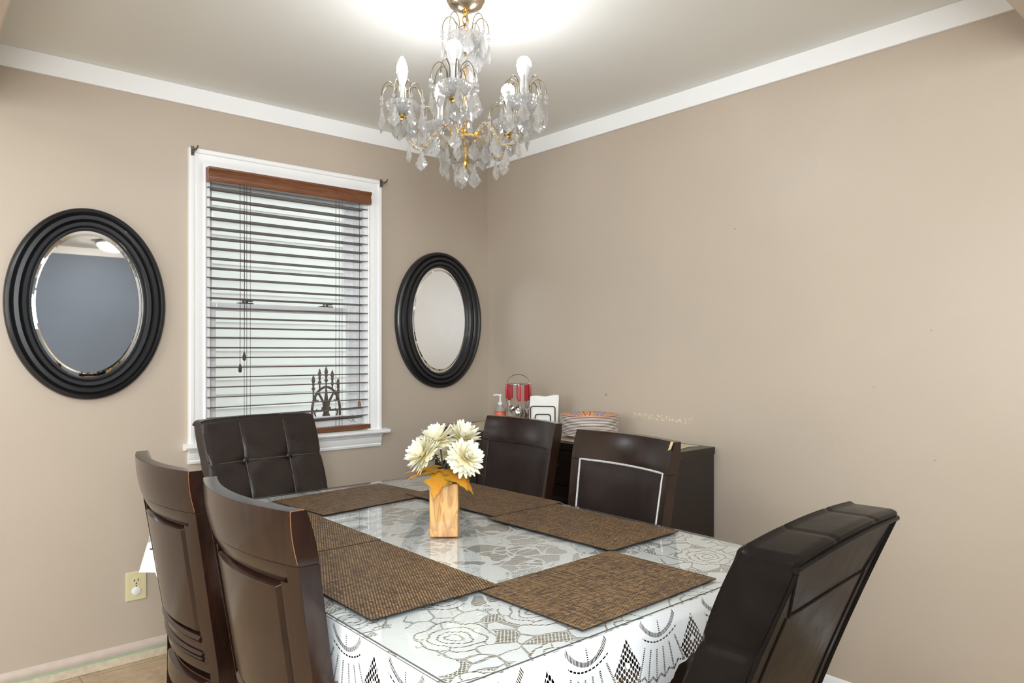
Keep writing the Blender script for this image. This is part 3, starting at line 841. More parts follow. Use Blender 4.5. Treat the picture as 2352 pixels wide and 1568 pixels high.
nk = tag(obj('napkin_stack', M().gbox(napf,(12,6,8)), MAT_NAP, bevel=.002), 'stack of white paper napkins standing in the black wire holder', 'napkins')
nk.location = (nx,ny,RZ); nk.rotation_euler = (0,0,math.radians(-48))
# plates
plate_m = M().lathe([(.0001,.0),(.075,.0),(.085,.003),(.105,.012),(.132,.0180),(.1350,.0190),(.1350,.0218),(.132,.0226),(.106,.0155),(.085,.007),(.07,.005),(.0001,.005)], 48)
p0 = None
PX, PY = -.20, -1.0
ordn = ['bottom','second from bottom','third from bottom','fourth from bottom','fifth from bottom','sixth from bottom','seventh from bottom','seventh from top','sixth from top','fifth from top','fourth from top','third from top','second from top','top']
for i in range(14):
    if i == 13:
        pl = obj('dinner_plate', plate_m, MAT_PLATET)
        lab = 'top plate of the stack on the sideboard with red and yellow pattern showing'
    else:
        pl = p0 = obj('dinner_plate', plate_m, MAT_PLATE) if p0 is None else link_copy(p0)
        lab = 'cream dinner plate with red rim, %s in the stack on the sideboard' % ordn[i]
    pl.location = (PX+random.uniform(-.0015,.0015), PY+random.uniform(-.0015,.0015), RZ+i*.0068)
    pl.rotation_euler = (0,0,random.uniform(0,6))
    tag(pl, lab, 'plate', 'stacked dinner plates on the sideboard')

# ------------------------------------------------------------------ table, cloth, glass, placemats
tb = tag(empty('dining_table', ((TX0+TX1)/2,(TY0+TY1)/2,0)), 'rectangular dining table standing under a white lace cloth and sheet of glass', 'table')
hx, hy_ = (TX1-TX0)/2, (TY1-TY0)/2
def rrect(hx, hy, r, n=8):
    pts = []
    for cxx, cyy, a0 in ((hx-r,hy-r,0),(-hx+r,hy-r,PI/2),(-hx+r,-hy+r,PI),(hx-r,-hy+r,3*PI/2)):
        for i in range(n+1):
            a = a0+PI/2*i/n; pts.append((cxx+r*math.cos(a), cyy+r*math.sin(a)))
    return pts
RC = .03
obj('tabletop', M().prism(rrect(hx-.004,hy_-.004,RC), .030, off=.7205), MAT_TTOP, tb, bevel=.003)
ap_ = M(); ix, iy = hx-.09, hy_-.09
for s_ in (-1,1):
    ap_.box(-ix,ix,s_*iy-.012,s_*iy+.012,.63,.7205); ap_.box(s_*ix-.012,s_*ix+.012,-iy,iy,.63,.7205)
obj('apron', ap_, MAT_ESP, tb, smooth=False, bevel=.002)
for lx, ly in ((-(hx-.06),-.52),(hx-.06,-.52),(-.05,.42),(.05,.42)):
    obj('leg', M().gbox(lambda a,b_,c: (lx+(a-.5)*(.05+.03*c), ly+(b_-.5)*(.05+.03*c), c*.7205),(1,1,4)), MAT_ESP, tb, smooth=False, bevel=.004)
# cloth: flat sheet + draped border
cl = M(); outer = rrect(hx, hy_, RC, 12); n = len(outer)
cl.v = [(x+tb.location.x, y+tb.location.y, TZ) for x, y in outer]; cl.f = [tuple(range(n))]
cloth = obj('lace_tablecloth', cl, MAT_LACE, smooth=False)
tag(cloth, 'white lace tablecloth spread over the dining table under the glass', 'tablecloth')
# border, arc length parameter along the edge
per = []; L = 0.0
dense = []
for i in range(n):
    p, q = Vector(outer[i]), Vector(outer[(i+1)%n]); d = (q-p).length; k = max(1, int(d/.006))
    for j in range(k): dense.append(p.lerp(q, j/k))
N = len(dense); acc = [0.0]
for i in range(N): acc.append(acc[-1]+(dense[(i+1)%N]-dense[i]).length)
Lt = acc[-1]
PER = .215; reps = round(Lt/PER)
NV = 26
me = bpy.data.meshes.new('lace_border'); vv = []; ff = []; uvs = []
for i in range(N+1):
    p = dense[i%N]; t = dense[(i+1)%N]-dense[(i-1)%N]; t.normalize(); nrm = Vector((t.y,-t.x))
    u = acc[i]/Lt*reps*PER
    ph = u/PER
    a = (ph-math.floor(ph))-.5
    # corner factor: extra cloth hangs lower and flares
    cxn = max(0, 1-(Vector((abs(p.x)-hx+.02, abs(p.y)-hy_+.02)).length)/.22)
    cf = cxn**1.5
    dr = .122 + .050*math.cos(2*PI*a)*.5 + .004*math.cos(2*PI*a*5) + .055*cf
    dr += .0030*abs(((u/.0130)%1.0)*2-1)
    for j in range(NV+1):
        v = j/NV; rip = .5+.5*math.sin(2*PI*ph+.6)
        fold = math.sin(u*9.0)*.5+math.sin(u*23.0+1)*.25
        out = (.002+.003*v) if nrm.x < -.8 else .006*min(1,v*6) + v*(.010+.010*rip+.012*fold*(.3+v)) + .045*cf*v
        down = dr*v
        dz = -.004*(1-math.exp(-v*14))-down
        q = p + nrm*out
        vv.append((q.x+tb.location.x, q.y+tb.location.y, TZ+dz+.004*math.exp(-v*14)-.004))
        uvs.append((u, dr*v))
for i in range(N):
    for j in range(NV):
        a0 = i*(NV+1)+j; ff.append((a0, a0+1, a0+NV+2, a0+NV+1))
me.from_pydata(vv, [], ff); me.update()
uvl = me.uv_layers.new(name='UVMap')
for lp in me.loops: uvl.data[lp.index].uv = uvs[lp.vertex_index]
for p_ in me.polygons: p_.use_smooth = True
me.materials.append(MAT_LACED)
bo = bpy.data.objects.new('lace_border', me); COL.objects.link(bo); bo.parent = cloth
# glass sheet
GZ = TZ+.0012
gl = M().prism(rrect(hx-.002,hy_-.002,RC,12), .0050, off=0)
gobj = obj('glass_table_cover', gl, MAT_TGLASS, smooth=False)
gobj.location = (tb.location.x, tb.location.y, GZ)
tag(gobj, 'clear sheet of glass with rounded corners lying on the lace tablecloth', 'glass sheet')
edge = rrect(hx-.0015,hy_-.0015,RC,12)
obj('polished_edge', M().tube([(x,y,.0025) for x,y in edge], .0013, 6, closed=True), MAT_GEDGE, gobj)
MZ = GZ+.0052
def placemat(c, L, W, rz, lab, z):
    def f(a,b_,c_): 
        return ((a-.5)*L, (b_-.5)*W, c_*.002)
    o = obj('placemat', M().gbox(f,(2,2,1)), MAT_WEAVE, smooth=False)
    o.location = (c[0],c[1],z); o.rotation_euler = (0,0,rz)
    tag(o, lab, 'placemat', 'woven brown placemats on the glass')
def mid(*p): return (sum(q[0] for q in p)/len(p), sum(q[1] for q in p)/len(p))
R_ = math.radians
placemat((-1.396,-.957), .468, .328, R_(6.5), 'brown woven placemat at the far end of the table below the window', MZ)
placemat((-1.455,-2.196), .464, .318, R_(1.5), 'brown woven placemat at the near end of the table by the black chair', MZ)
placemat((-1.800,-1.800), .515, .325, R_(90), 'brown woven placemat on the left side of the table before the nearest chair', MZ+.0022)
placemat((-1.795,-1.285), .505, .325, R_(90), 'brown woven placemat on the left side of the table before the second chair', MZ+.0022)
placemat((-1.060,-1.275), .495, .318, R_(91.5), 'brown woven placemat on the right side of the table behind the vase', MZ+.0022)
placemat((-1.083,-1.780), .505, .310, R_(91.5), 'brown woven placemat on the right side of the table nearest the black chair', MZ+.0022)

# ------------------------------------------------------------------ vase and flowers
VX, VY, VZ = -1.452, -1.592, MZ
vrot = math.atan2(cam.location.y-VY, cam.location.x-VX)+PI/2+R_(-4)
vs_ = tag(empty('wooden_vase', (VX,VY,VZ), vrot), 'square pine block vase with a metal jar rim in the middle of the table', 'vase')
obj('wood_block', M().box(-.041,.041,-.041,.041,0,.152), MAT_BLOCK, vs_, smooth=False, bevel=.003)
obj('jar_rim', M().lathe([(.034,.150),(.036,.152),(.036,.158),(.038,.160),(.038,.166),(.034,.168),(.030,.168),(.030,.150)], 32), MAT_SILVER, vs_)
# petals
def flower_head(seed, R=.054):
    rnd = random.Random(seed); me = bpy.data.meshes.new('bloom'); vv=[]; ff=[]; uvs=[]
    for ring, (cnt, tilt, ln, wd) in enumerate(((18,-26,.95,.0135),(20,-8,1.0,.0135),(20,10,.98,.0135),(18,28,.90,.013),(15,46,.76,.012),(12,62,.58,.010),(8,78,.42,.008))):
        for k in range(cnt):
            az = 2*PI*(k+.5*(ring%2))/cnt+rnd.uniform(-.1,.1); el = R_(tilt+rnd.uniform(-7,7)); l = R*ln*rnd.uniform(.9,1.08); w_ = wd*rnd.uniform(.85,1.1)
            cu = rnd.uniform(.1,.35)
            base = len(vv); ns = 6
            for i in range(ns+1):
                t = i/ns; e = el+cu*t
                rr = .004+l*t; zz = math.sin(e)*rr; xx = math.cos(e)*rr
                half = w_*.62*(math.sin(PI*(.10+.84*t**1.25))**.75)
                for s_ in (-1,0,1):
                    lift = .0018*(abs(s_))*math.sin(PI*t)
                    nx_, nz_ = -math.sin(e), math.cos(e)
                    vv.append(((xx+nx_*lift)*math.cos(az)-s_*half*math.sin(az), (xx+nx_*lift)*math.sin(az)+s_*half*math.cos(az), zz+nz_*lift+.004*ring*.6))
                    uvs.append((t, .5))
            for i in range(ns):
                for c in (0,1):
                    a0 = base+i*3+c; ff.append((a0,a0+1,a0+4,a0+3))
    me.from_pydata(vv,[],ff); me.update()
    ul = me.uv_layers.new(name='UVMap')
    for lp in me.loops: ul.data[lp.index].uv = uvs[lp.vertex_index]
    for p_ in me.polygons: p_.use_smooth = True
    me.materials.append(MAT_PETAL)
    o = bpy.data.objects.new('bloom', me); COL.objects.link(o); return o
def leaf_mesh(L=.085):
    # maple-like leaf: half outline (x along, y across), mirrored, with a fold and droop
    half = [(0,.004),(.06,.02),(.10,.16),(.02,.34),(.18,.30),(.24,.40),(.34,.26),(.40,.24),(.42,.40),(.52,.46),(.60,.30),(.66,.17),(.80,.14),(.88,.06),(1.0,0)]
    m = M(); n = len(half)
    def pt(x,y): return (x*L, y*L, -.45*L*x*x-.25*abs(y)*L*.5+.02*L*math.sin(x*9+y*7))
    top = [pt(x,y) for x,y in half]; bot = [pt(x,-y) for x,y in half]; midl = [pt(x,0) for x,y in half]
    m.v = top+midl+bot
    for i in range(n-1):
        m.f.append((i,i+1,n+i+1,n+i)); m.f.append((n+i,n+i+1,2*n+i+1,2*n+i))
    return m
vase_top = Vector((VX,VY,VZ+.162))
from_px = lambda px,py,Z: Vector(cam.location)+Vector((.65606,.75471,0))*Z+Vector((.75471,-.65606,0))*((px-1176)/1662*Z)+Vector((0,0,(806-py)/1662*Z))
flowers = [ (976,1046,2.00,(-.75,-.25,.55),'cream chrysanthemum at the left of the bunch above the wooden vase',.053),
            (1006,1014,2.09,(-.30,-.15,.95),'cream chrysanthemum at the upper left of the bunch in the vase',.054),
            (1060,1008,2.165,(.35,-.15,.92),'cream chrysanthemum at the top right of the bunch in the vase',.055),
            (1066,1054,2.05,(.55,-.62,.58),'cream chrysanthemum at the lower right of the bunch facing the camera',.054),
            (1030,1040,2.255,(0,.5,.7),'cream chrysanthemum at the middle back of the bunch in the vase',.044)]
rv_ = Vector((.75471,-.65606,0)); fv_ = Vector((.65606,.75471,0))
leafplans = [[(-1.0,-.15,.25)],[(-.22,-.80,-.35),(.55,-.6,-.1)],[(.9,.3,.1)],[(.85,-.35,-.35)],[(-.8,.5,.2),(-.85,-.45,.12)]]
for i, (px,py,Z,dr,lab,R) in enumerate(flowers):
    c = from_px(px,py,Z)
    fl = tag(empty('chrysanthemum', vase_top-Vector((0,0,.006))), lab, 'flower', 'cream flowers in the wooden vase')
    d = (rv_*dr[0]+fv_*dr[1]+Vector((0,0,dr[2]))).normalized()
    loc = c-fl.location
    h = flower_head(i, R); h.parent = fl; h.location = loc
    h.rotation_mode = 'QUATERNION'; h.rotation_quaternion = d.to_track_quat('Z','Y')
    p3 = loc-d*.004
    off = Vector((.010*math.cos(i*1.3),.010*math.sin(i*1.3),0))
    st = [off*.6, off+Vector((0,0,.02)), p3*.55+Vector((0,0,.03))+off*.5, p3-d*.02, p3]
    obj('stem', M().tube(st, .0024, 7), MAT_STEM, fl)
    for (rx,fz,uz) in leafplans[i]:
        lf = obj('leaf', leaf_mesh(.096), MAT_LEAF, fl)
        root_ = Vector((0,0,.036))+rv_*(rx*.020)+fv_*(fz*.020)
        lf.location = root_
        dirv = (rv_*rx+fv_*fz+Vector((0,0,uz))).normalized()
        lf.rotation_mode = 'QUATERNION'; 
        xax = dirv; zax = Vector((0,0,1)); zax = (zax-xax*zax.dot(xax)).normalized(); yax = zax.cross(xax)
        lf.rotation_quaternion = Matrix((xax,yax,zax)).transposed().to_quaternion()

# ------------------------------------------------------------------ wooden dining chairs
def yb(z):
    return -.216-.150*(z-.45) if z >= .45 else -.216-.012*((.45-z)/.45)**1.6
def wid(z):
    return .218+.024*max(0,min(1,(z-.40)/.5))
SAG = .042
def cp(u, z, d):
    return (u*wid(z), yb(z)+SAG*u*u-d, z)
def cbox(m, u0,u1,z0,z1,d0,d1,n=(10,6,1), shape=None):
    def f(a,b_,c):
        u = u0+(u1-u0)*a; z = z0+(z1-z0)*b_; d = d0+(d1-d0)*c
        if shape: u, z, d = shape(u,z,d,a,b_,c)
        return cp(u,z,d)
    return m.gbox(f, n)
def make_chair(worn=False, chip=False):
    root = empty('dining_chair')
    for sgn in (-1,1):
        ua, ub = (.86,1.0) if sgn > 0 else (-1.0,-.86)
        obj('rear_leg', cbox(M(), ua,ub,0,.8848,-.0132,.0305,(2,30,1)), MAT_ESP, root, bevel=.0014, ang=50)
    # crest rail: flat front, rear face rolled a little, its ends taper towards the top
    def crest(u,z,d,a,b_,c):
        k = (z-.885)/.107
        if c > .5: d2 = .031+.004*math.sin(PI*k)
        else: d2 = -.013+.011*k**2.2
        return u, z, d2
    cr = obj('crest_rail', cbox(M(), -1.0,1.0,.885,.992,-.016,.030,(32,8,1),crest), MAT_ESP, root, bevel=.0016, ang=50)
    we = M().tube([cp(.9990, .890+.099*i/12, .0305+.0040*math.sin(PI*(.05+.92*i/12))) for i in range(13)]+[cp(.9990, .9917, .029-.026*i/5) for i in range(6)], .0008, 6)
    obj('worn_edge', we, MAT_WORN, cr)
    # back panel and its mouldings
    obj('back_panel', cbox(M(), -.861,.861,.45,.8845,-.004,.008,(26,12,1)), MAT_ESP, root)
    fr = M()
    cbox(fr, -.861,.861,.846,.8845,.008,.030,(28,4,1), lambda u,z,d,a,b_,c: (u, z, d-(.013*(1-b_)**1.5 if c > .5 else 0)))
    cbox(fr, -.861,.861,.505,.528,.008,.022,(28,2,1))
    cbox(fr, -.861,.861,.450,.478,.008,.026,(28,2,1))
    for sgn in (-1,1):
        cbox(fr, min(sgn*.861,sgn*.735),max(sgn*.861,sgn*.735),.450,.846,.008,.0245,(3,14,1))
    obj('panel_frame', fr, MAT_ESP, root, bevel=.002, ang=50)
    def field(u,z,d,a,b_,c):
        if c > .5: return u*.955, .697+(z-.697)*.94, d
        return u, z, d
    obj('raised_panel', cbox(M(), -.70,.70,.552,.839,.008,.026,(24,12,1),field), MAT_ESP, root, bevel=.0015, ang=30)
    rb = M()
    for zz, rr_ in ((.539,.010),(.496,.008),(.484,.006)):
        cbox(rb, -.735,.735,zz-rr_,zz+rr_,.008,.030,(28,4,2), lambda u,z,d,a,b_,c: (u,z,d-(.010*(2*b_-1)**2 if c > .9 else 0)))
    obj('rib_moulding', rb, MAT_ESP, root)
    # leather pad on the front of the back
    def pad(u,z,d,a,b_,c):
        uu = a*2-1; v2 = b_*2-1
        if c < .5: d = -.012-.015*(1-abs(uu)**6)*(1-abs(v2)**6)
        return u, z, d
    pd = obj('back_pad', cbox(M(), -.850,.850,.500,.886,-.012,-.002,(24,18,1),pad), MAT_PAD, root)
    def pipe_path():
        pts = []
        U, Z0, Z1 = .850, .500, .886
        for i in range(25): pts.append(cp(-U+2*U*i/24, Z1, -.0125))
        for i in range(1,17): pts.append(cp(U, Z1+(Z0-Z1)*i/16, -.0125))
        for i in range(1,25): pts.append(cp(U-2*U*i/24, Z0, -.0125))
        for i in range(1,16): pts.append(cp(-U, Z0+(Z1-Z0)*i/16, -.0125))
        return pts
    obj('piping', M().tube(pipe_path(), (.0040), 8, closed=True), MAT_PIPE if worn else MAT_PAD, pd)
    # seat
    sr = M(); 
    sr.gbox(lambda a,b_,c: ((a-.5)*(.43+.04*b_), -.20+.42*b_, .375+.065*c),(1,1,1))
    obj('seat_frame', sr, MAT_ESP, root, smooth=False, bevel=.004)
    rr_ = M(); cbox(rr_, -.86,.86,.350,.425,-.010,.012,(18,3,1))
    obj('rear_seat_rail', rr_, MAT_ESP, root, bevel=.003, ang=50)
    def rpf(u,z,d,a,b_,c):
        return (u*(.94 if c > .5 else 1), .388+(z-.388)*(.8 if c > .5 else 1), d)
    obj('rail_panel', cbox(M(), -.72,.72,.354,.421,.012,.028,(18,3,1),rpf), MAT_ESP, root, bevel=.0015, ang=30)
    def sdisp(p, nn): return .012*(1-(p.x/.23)**2)*(1-((p.y)/.22)**2) if nn.z > .5 else 0
    obj('seat_cushion', M().rbox((.462,.440,.06), .022, (16,16,6), sdisp, lambda p: (p.x*(1+.06*p.y/.2), p.y+.022, p.z+.466)), MAT_PAD, root)
    for sgn in (-1,1):
        obj('front_leg', M().gbox(lambda a,b_,c: (sgn*.205+(a-.5)*(.034+.014*c), .195+(b_-.5)*(.034+.014*c), c*.378),(1,1,4)), MAT_ESP, root, smooth=False, bevel=.004)
    if chip:
        m = M(); m.gbox(lambda a,b_,c: tuple(Vector(cp(-.99+.06*a, .970+.0225*b_-.006*a*(1-b_), -.0042-.002*c+.010*(1-b_)*-1))),(4,3,1))
        obj('bare_wood_chip', m, MAT_CHIP, cr)
    return root
GW = 'dark wooden dining chairs along the table sides'
def place(root, x, y, rz, lab, group): 
    root.location = (x,y,0); root.rotation_euler = (0,0,rz); tag(root, lab, 'chair', group)
ch = make_chair()
place(ch, -1.830, -1.785, R_(-90), 'dark wooden dining chair with panelled back nearest the camera at the table\'s left side', GW)
c2 = copy_tree(ch)
place(c2, -1.830, -1.192, R_(-90), 'dark wooden panelled dining chair second along the left side, nearest the wall outlet', GW)
c3 = copy_tree(ch)
place(c3, -.843, -.935, R_(87), 'dark wooden dining chair with leather back pad in front of the stacked napkins', GW)
c4 = make_chair(worn=True, chip=True)
place(c4, -.966, -1.611, R_(85), 'dark wooden dining chair with worn white piping and a chipped crest', GW)

# ------------------------------------------------------------------ parsons chairs
def make_parsons(mat):
    root = empty('parsons_chair')
    Wd, Tk, Ht = .446, .090, .60
    zc = .992-Ht/2
    def seam(p, n):
        d = 0.0
        z = p.z+zc
        front = n.y > .3; top = n.z > .35; side = abs(n.x) > .6
        if front or top:
            dx = min(abs(p.x-.088), abs(p.x+.088)); d -= (.0016 if top else .0035)*math.exp(-(dx/.006)**2)
        if front or side:
            dz = min(abs(z-.838), abs(z-.668), abs(z-.50)); d -= .0035*math.exp(-(dz/.008)**2)
        if front:
            for bx in (-.088,.088):
                for bz in (.838,.668):
                    r2 = (p.x-bx)**2+(z-bz)**2; d -= .013*math.exp(-r2/.0016)
            d += .006
            d += .003*math.sin(min(PI, dx*30))*math.sin(min(PI, dz*26))
        if side: d += .004*math.sin(min(PI, dz*20))
        if top: d += .003
        if n.y < -.5: d += .003*(1-(p.x/.24)**2)
        return d
    def lean(p):
        z = p.z+zc; t = (z-.45)/.55
        y = p.y-.150-.20*max(0,t)**1.2
        w_ = 1+.02*t
        return (p.x*w_, y, z+.010*(1-(p.x/.24)**2)*max(0,t)**4)
    bk = obj('backrest', M().rbox((Wd,Tk,Ht), .013, (72,14,90), seam, lean), mat, root)
    # stitching lines laid in the seams
    def P(x,yn,z): return lean(Vector((x, yn, z-zc)))
    f_ = Tk/2
    for bx in (-.088,.088):
        obj('seam', M().tube([P(bx, f_+.0025, .42+.555*i/30) for i in range(31)]+[P(bx, f_-.006-.014*i, .992-.0006) for i in range(6)], .0013, 6), MAT_STITCH, bk)
    for bz in (.838,.668):
        obj('seam', M().tube([P(-.2165+.433*i/30, f_+.0025-.004*max(0,abs(i-15)-13), bz) for i in range(31)], .0013, 6), MAT_STITCH, bk)
        for bx in (-.088,.088):
            b_ = M().ball((0,0,0), .0125, 16, 10, (1,.6,1)); q = P(bx, f_-.001, bz); b_.xf(Matrix.Translation(q)); obj('button', b_, mat, bk)
    # piping and flap seams on the rear face
    e_ = -f_-.003
    def rear(pts, r, nm='piping', mt=None):
        dens = []
        for i in range(len(pts)-1):
            for j in range(8):
                t = j/8; dens.append(tuple(pts[i][k]*(1-t)+pts[i+1][k]*t for k in (0,1)))
        dens.append(pts[-1])
        obj(nm, M().tube([P(x, e_-.004*(1-(x/.25)**2)+.003, z) for x,z in dens], r, 8), mt or mat, bk)
    rear([(-.216,.42),(-.216,.976)], .0040); rear([(.216,.42),(.216,.976)], .0040)
    rear([(-.224,.978),(.224,.978)], .0055)
    rear([(-.213,.972),(-.160,.885),(.160,.885),(.213,.972)], .0022, 'flap_seam')
    rear([(-.168,.885),(-.160,.42)], .0016, 'flap_seam'); rear([(.168,.885),(.160,.42)], .0016, 'flap_seam')
    def sd(p,n):
        d = 0
        if n.z > .4: d = .016*(1-(p.x/.25)**2)*(1-(p.y/.24)**2)
        return d
    obj('seat', M().rbox((.47,.41,.15), .03, (20,20,8), sd, lambda p: (p.x, p.y+.025, p.z+.415)), mat, root)
    for sx in (-1,1):
        obj('front_leg', M().gbox(lambda a,b_,c: (sx*.205+(a-.5)*(.030+.016*c), .19+(b_-.5)*(.030+.016*c), c*.345),(1,1,3)), MAT_ESP, root, smooth=False, bevel=.003)
        obj('rear_leg', M().gbox(lambda a,b_,c: (sx*.205+(a-.5)*(.030+.016*c), -.20-.05*(1-c)+(b_-.5)*(.030+.016*c), c*.345),(1,1,3)), MAT_ESP, root, smooth=False, bevel=.003)
    return root
GP = 'tufted leather chairs at the table ends'
pf = make_parsons(MAT_LEA); pf.scale = (1.05,1.0,1.02); place(pf, -1.488, -.685, R_(185), 'dark brown button tufted leather chair at the far table end under the window', GP)
pn = make_parsons(MAT_LEAB); place(pn, -1.519, -2.397, R_(5), 'shiny black leather chair at the near table end seen from behind', GP)

# ------------------------------------------------------------------ chandelier
CX, CY = -1.252, -1.430
chd = tag(empty('chandelier', (CX,CY,H)), 'brass and crystal chandelier with five lit bulbs hanging above the table', 'chandelier')
def Z_(z): return z-H
obj('canopy', M().lathe([(.062,Z_(2.44)),(.062,Z_(2.430)),(.058,Z_(2.427)),(.059,Z_(2.422)),(.055,Z_(2.417)),(.050,Z_(2.412)),(.020,Z_(2.400)),(.012,Z_(2.398))], 48, mod=lambda a,r,z: 1+(.025*math.cos(a*24) if .015 < r < .052 else 0)), MAT_CHAMP, chd)
st = M().lathe([(.012,Z_(2.400)),(.013,Z_(2.392)),(.008,Z_(2.388)),(.008,Z_(2.380)),(.003,Z_(2.378))], 16)
st.tube([(.012*math.cos(a),0,Z_(2.366)+.014*math.sin(a)) for a in [2*PI*i/20 for i in range(20)]], .0025, 8, closed=True)
st.tube([(0,.010*math.cos(a),Z_(2.345)+.014*math.sin(a)) for a in [2*PI*i/20 for i in range(20)]], .0025, 8, closed=True)
obj('hook', st, MAT_GOLD, chd)
obj('stem_rod', M().tube([(0,0,Z_(2.335)),(0,0,Z_(1.93))], .004, 8), MAT_GOLD, chd)
obj('supply_wire', M().tube([(.006,0,Z_(2.39)),(.016,.006,Z_(2.37)),(-.014,.008,Z_(2.345)),(-.022,0,Z_(2.32)),(-.004,0,Z_(2.31))], .0016, 6), MAT_GOLD, chd)
# glass bowls and column
def cut(k, amp): return lambda a,r,z: 1+amp*(abs(math.sin(a*k+z*90))+abs(math.sin(a*k-z*90))-1.2)
def bowl_prof(r, z0, z1, n=8, t=.003):
    o_ = [(max(.008, r*math.sin(PI/2*i/n)**.8), z0+(z1-z0)*(1-math.cos(PI/2*i/n))) for i in range(n+1)]
    i_ = [(max(.007, a-t), b_+t*.6) for a, b_ in o_]
    return o_+list(reversed(i_))
obj('upper_bowl', M().lathe(bowl_prof(.058,Z_(2.268),Z_(2.318)), 48, mod=cut(6,.03)), MAT_CRYS, chd, smooth=False)
obj('crystal_column', M().lathe([(.012,Z_(2.268)),(.02,Z_(2.25)),(.012,Z_(2.225)),(.026,Z_(2.195)),(.030,Z_(2.165)),(.014,Z_(2.13)),(.022,Z_(2.11)),(.034,Z_(2.085)),(.036,Z_(2.06)),(.018,Z_(2.03)),(.024,Z_(2.01)),(.012,Z_(1.985))], 16), MAT_CRYS, chd, smooth=False)
obj('gold_hub', M().lathe([(.012,Z_(1.99)),(.05,Z_(1.984)),(.054,Z_(1.976)),(.03,Z_(1.966)),(.012,Z_(1.955)),(.010,Z_(1.90)),(.006,Z_(1.885)),(0.0,Z_(1.88))], 32), MAT_GOLD, chd)
obj('lower_bowl', M().lathe(bowl_prof(.080,Z_(1.905),Z_(1.972)), 48, mod=lambda a,r,z: cut(8,.03)(a,r,z)*(1+(.05*math.cos(a*12) if r > .07 else 0))), MAT_CRYSW, chd, smooth=False)
# pendant crystal
def pendant_mesh(h=.062, w_=.019, t=.0045):
    out = [(0,0),(.16,-.04),(.20,-.10),(.34,-.16),(.42,-.28),(.62,-.36),(.72,-.50),(.95,-.58),(1.0,-.68),(.80,-.76),(.62,-.86),(.36,-.90),(.16,-.97),(0,-1.0)]
    full = out+[(-x,z) for x,z in reversed(out[1:-1])]
    n = len(full); m = M()
    rim = [(x*w_,0,z*h) for x,z in full]
    m.v = rim[:]
    for s_ in (1,-1):
        b0 = len(m.v)
        m.v += [(x*w_*.45, s_*t, (-.60+(z+.60)*.42)*h) for x,z in full]
        b1 = len(m.v); m.v.append((0, s_*t*1.25, -.60*h))
        for i in range(n):
            j = (i+1)%n
            f1 = (i,j,b0+j,b0+i); f2 = (b0+i,b0+j,b1)
            m.f.append(f1 if s_ < 0 else tuple(reversed(f1))); m.f.append(f2 if s_ < 0 else tuple(reversed(f2)))
    return m
PM = pendant_mesh()
bead_m = M().ball((0,0,0), .0072, 8, 5, (1,.7,1))
pend0 = None; strand_cache = {}
def pendant(parent, p, az, sc=1.0, mat=MAT_CRYS):
    global pend0
    if pend0 is None:
        o = pend0 = obj('pendant', PM, mat, parent, smooth=False)
    else: o = link_copy(pend0, parent)
    o.location = p; o.rotation_euler = (random.uniform(-.05,.05), random.uniform(-.05,.05), az+random.uniform(-.5,.5)); o.scale = (sc,sc,sc)
    return o
def strand(parent, p, nb=2, az=0):
    """short chain of beads hanging from p; returns the height of its end"""
    m = M()
    for i in range(nb):
        m.ball((0,0,-.008-i*.0165), .0072, 8, 5, (1,.75,1.02))
    m.tube([(0,0,0),(0,0,-nb*.0165-.002)], .0006, 4)
    o = obj('bead_strand', m, MAT_CRYS, parent, smooth=False); o.location = p; o.rotation_euler = (0,0,az)
    strand_cache[nb] = o
    return p[2]-nb*.0165-.002
def strand_c(parent, p, nb, az):
    if nb not in strand_cache:
        return strand(parent, p, nb, az)
    link_copy(strand_cache[nb], parent, p, (0,0,az)); return p[2]-nb*.0165-.002
def wire_path(r0, z0, rise, r1, drop, a):
    pts = []
    for i in range(17):
        t = i/16
        th = PI*(1-t)
        rm = (r0+r1)/2; hr = (r1-r0)/2
        if t == 0: pts.append((r0,z0-.006))
        pts.append((rm+hr*math.cos(th), z0+rise*.45+rise*.55*math.sin(th)-drop*max(0,t-.5)*2*.5))
    return [(r*math.cos(a), r*math.sin(a), z) for r, z in pts], pts[-1]
# top tier
for k in range(8):
    a = 2*PI*k/8+.2
    pth, end = wire_path(.030, Z_(2.315), .062, .076, .02, a)
    obj('wire', M().tube(pth, .0016, 6), MAT_WIRE, chd)
    ze = strand_c(chd, (end[0]*math.cos(a), end[0]*math.sin(a), end[1]), 2, a)
    pendant(chd, (end[0]*math.cos(a), end[0]*math.sin(a), ze), a+PI/2, 1.12)
    a2 = a+PI/8
    pendant(chd, (.056*math.cos(a2), .056*math.sin(a2), Z_(2.305)), a2+PI/2, 1.15)
    pendant(chd, (.040*math.cos(a2), .040*math.sin(a2), Z_(2.262)), a+PI/2, 1.15)
# bottom ring
for k in range(10):
    a = 2*PI*k/10
    pendant(chd, (.076*math.cos(a), .076*math.sin(a), Z_(1.958)), a+PI/2, 1.1)
    if k % 2 == 0:
        ze = strand_c(chd, (.034*math.cos(a), .034*math.sin(a), Z_(1.914)), 1, a)
        pendant(chd, (.034*math.cos(a), .034*math.sin(a), ze), a+PI/2+.4, 1.15)
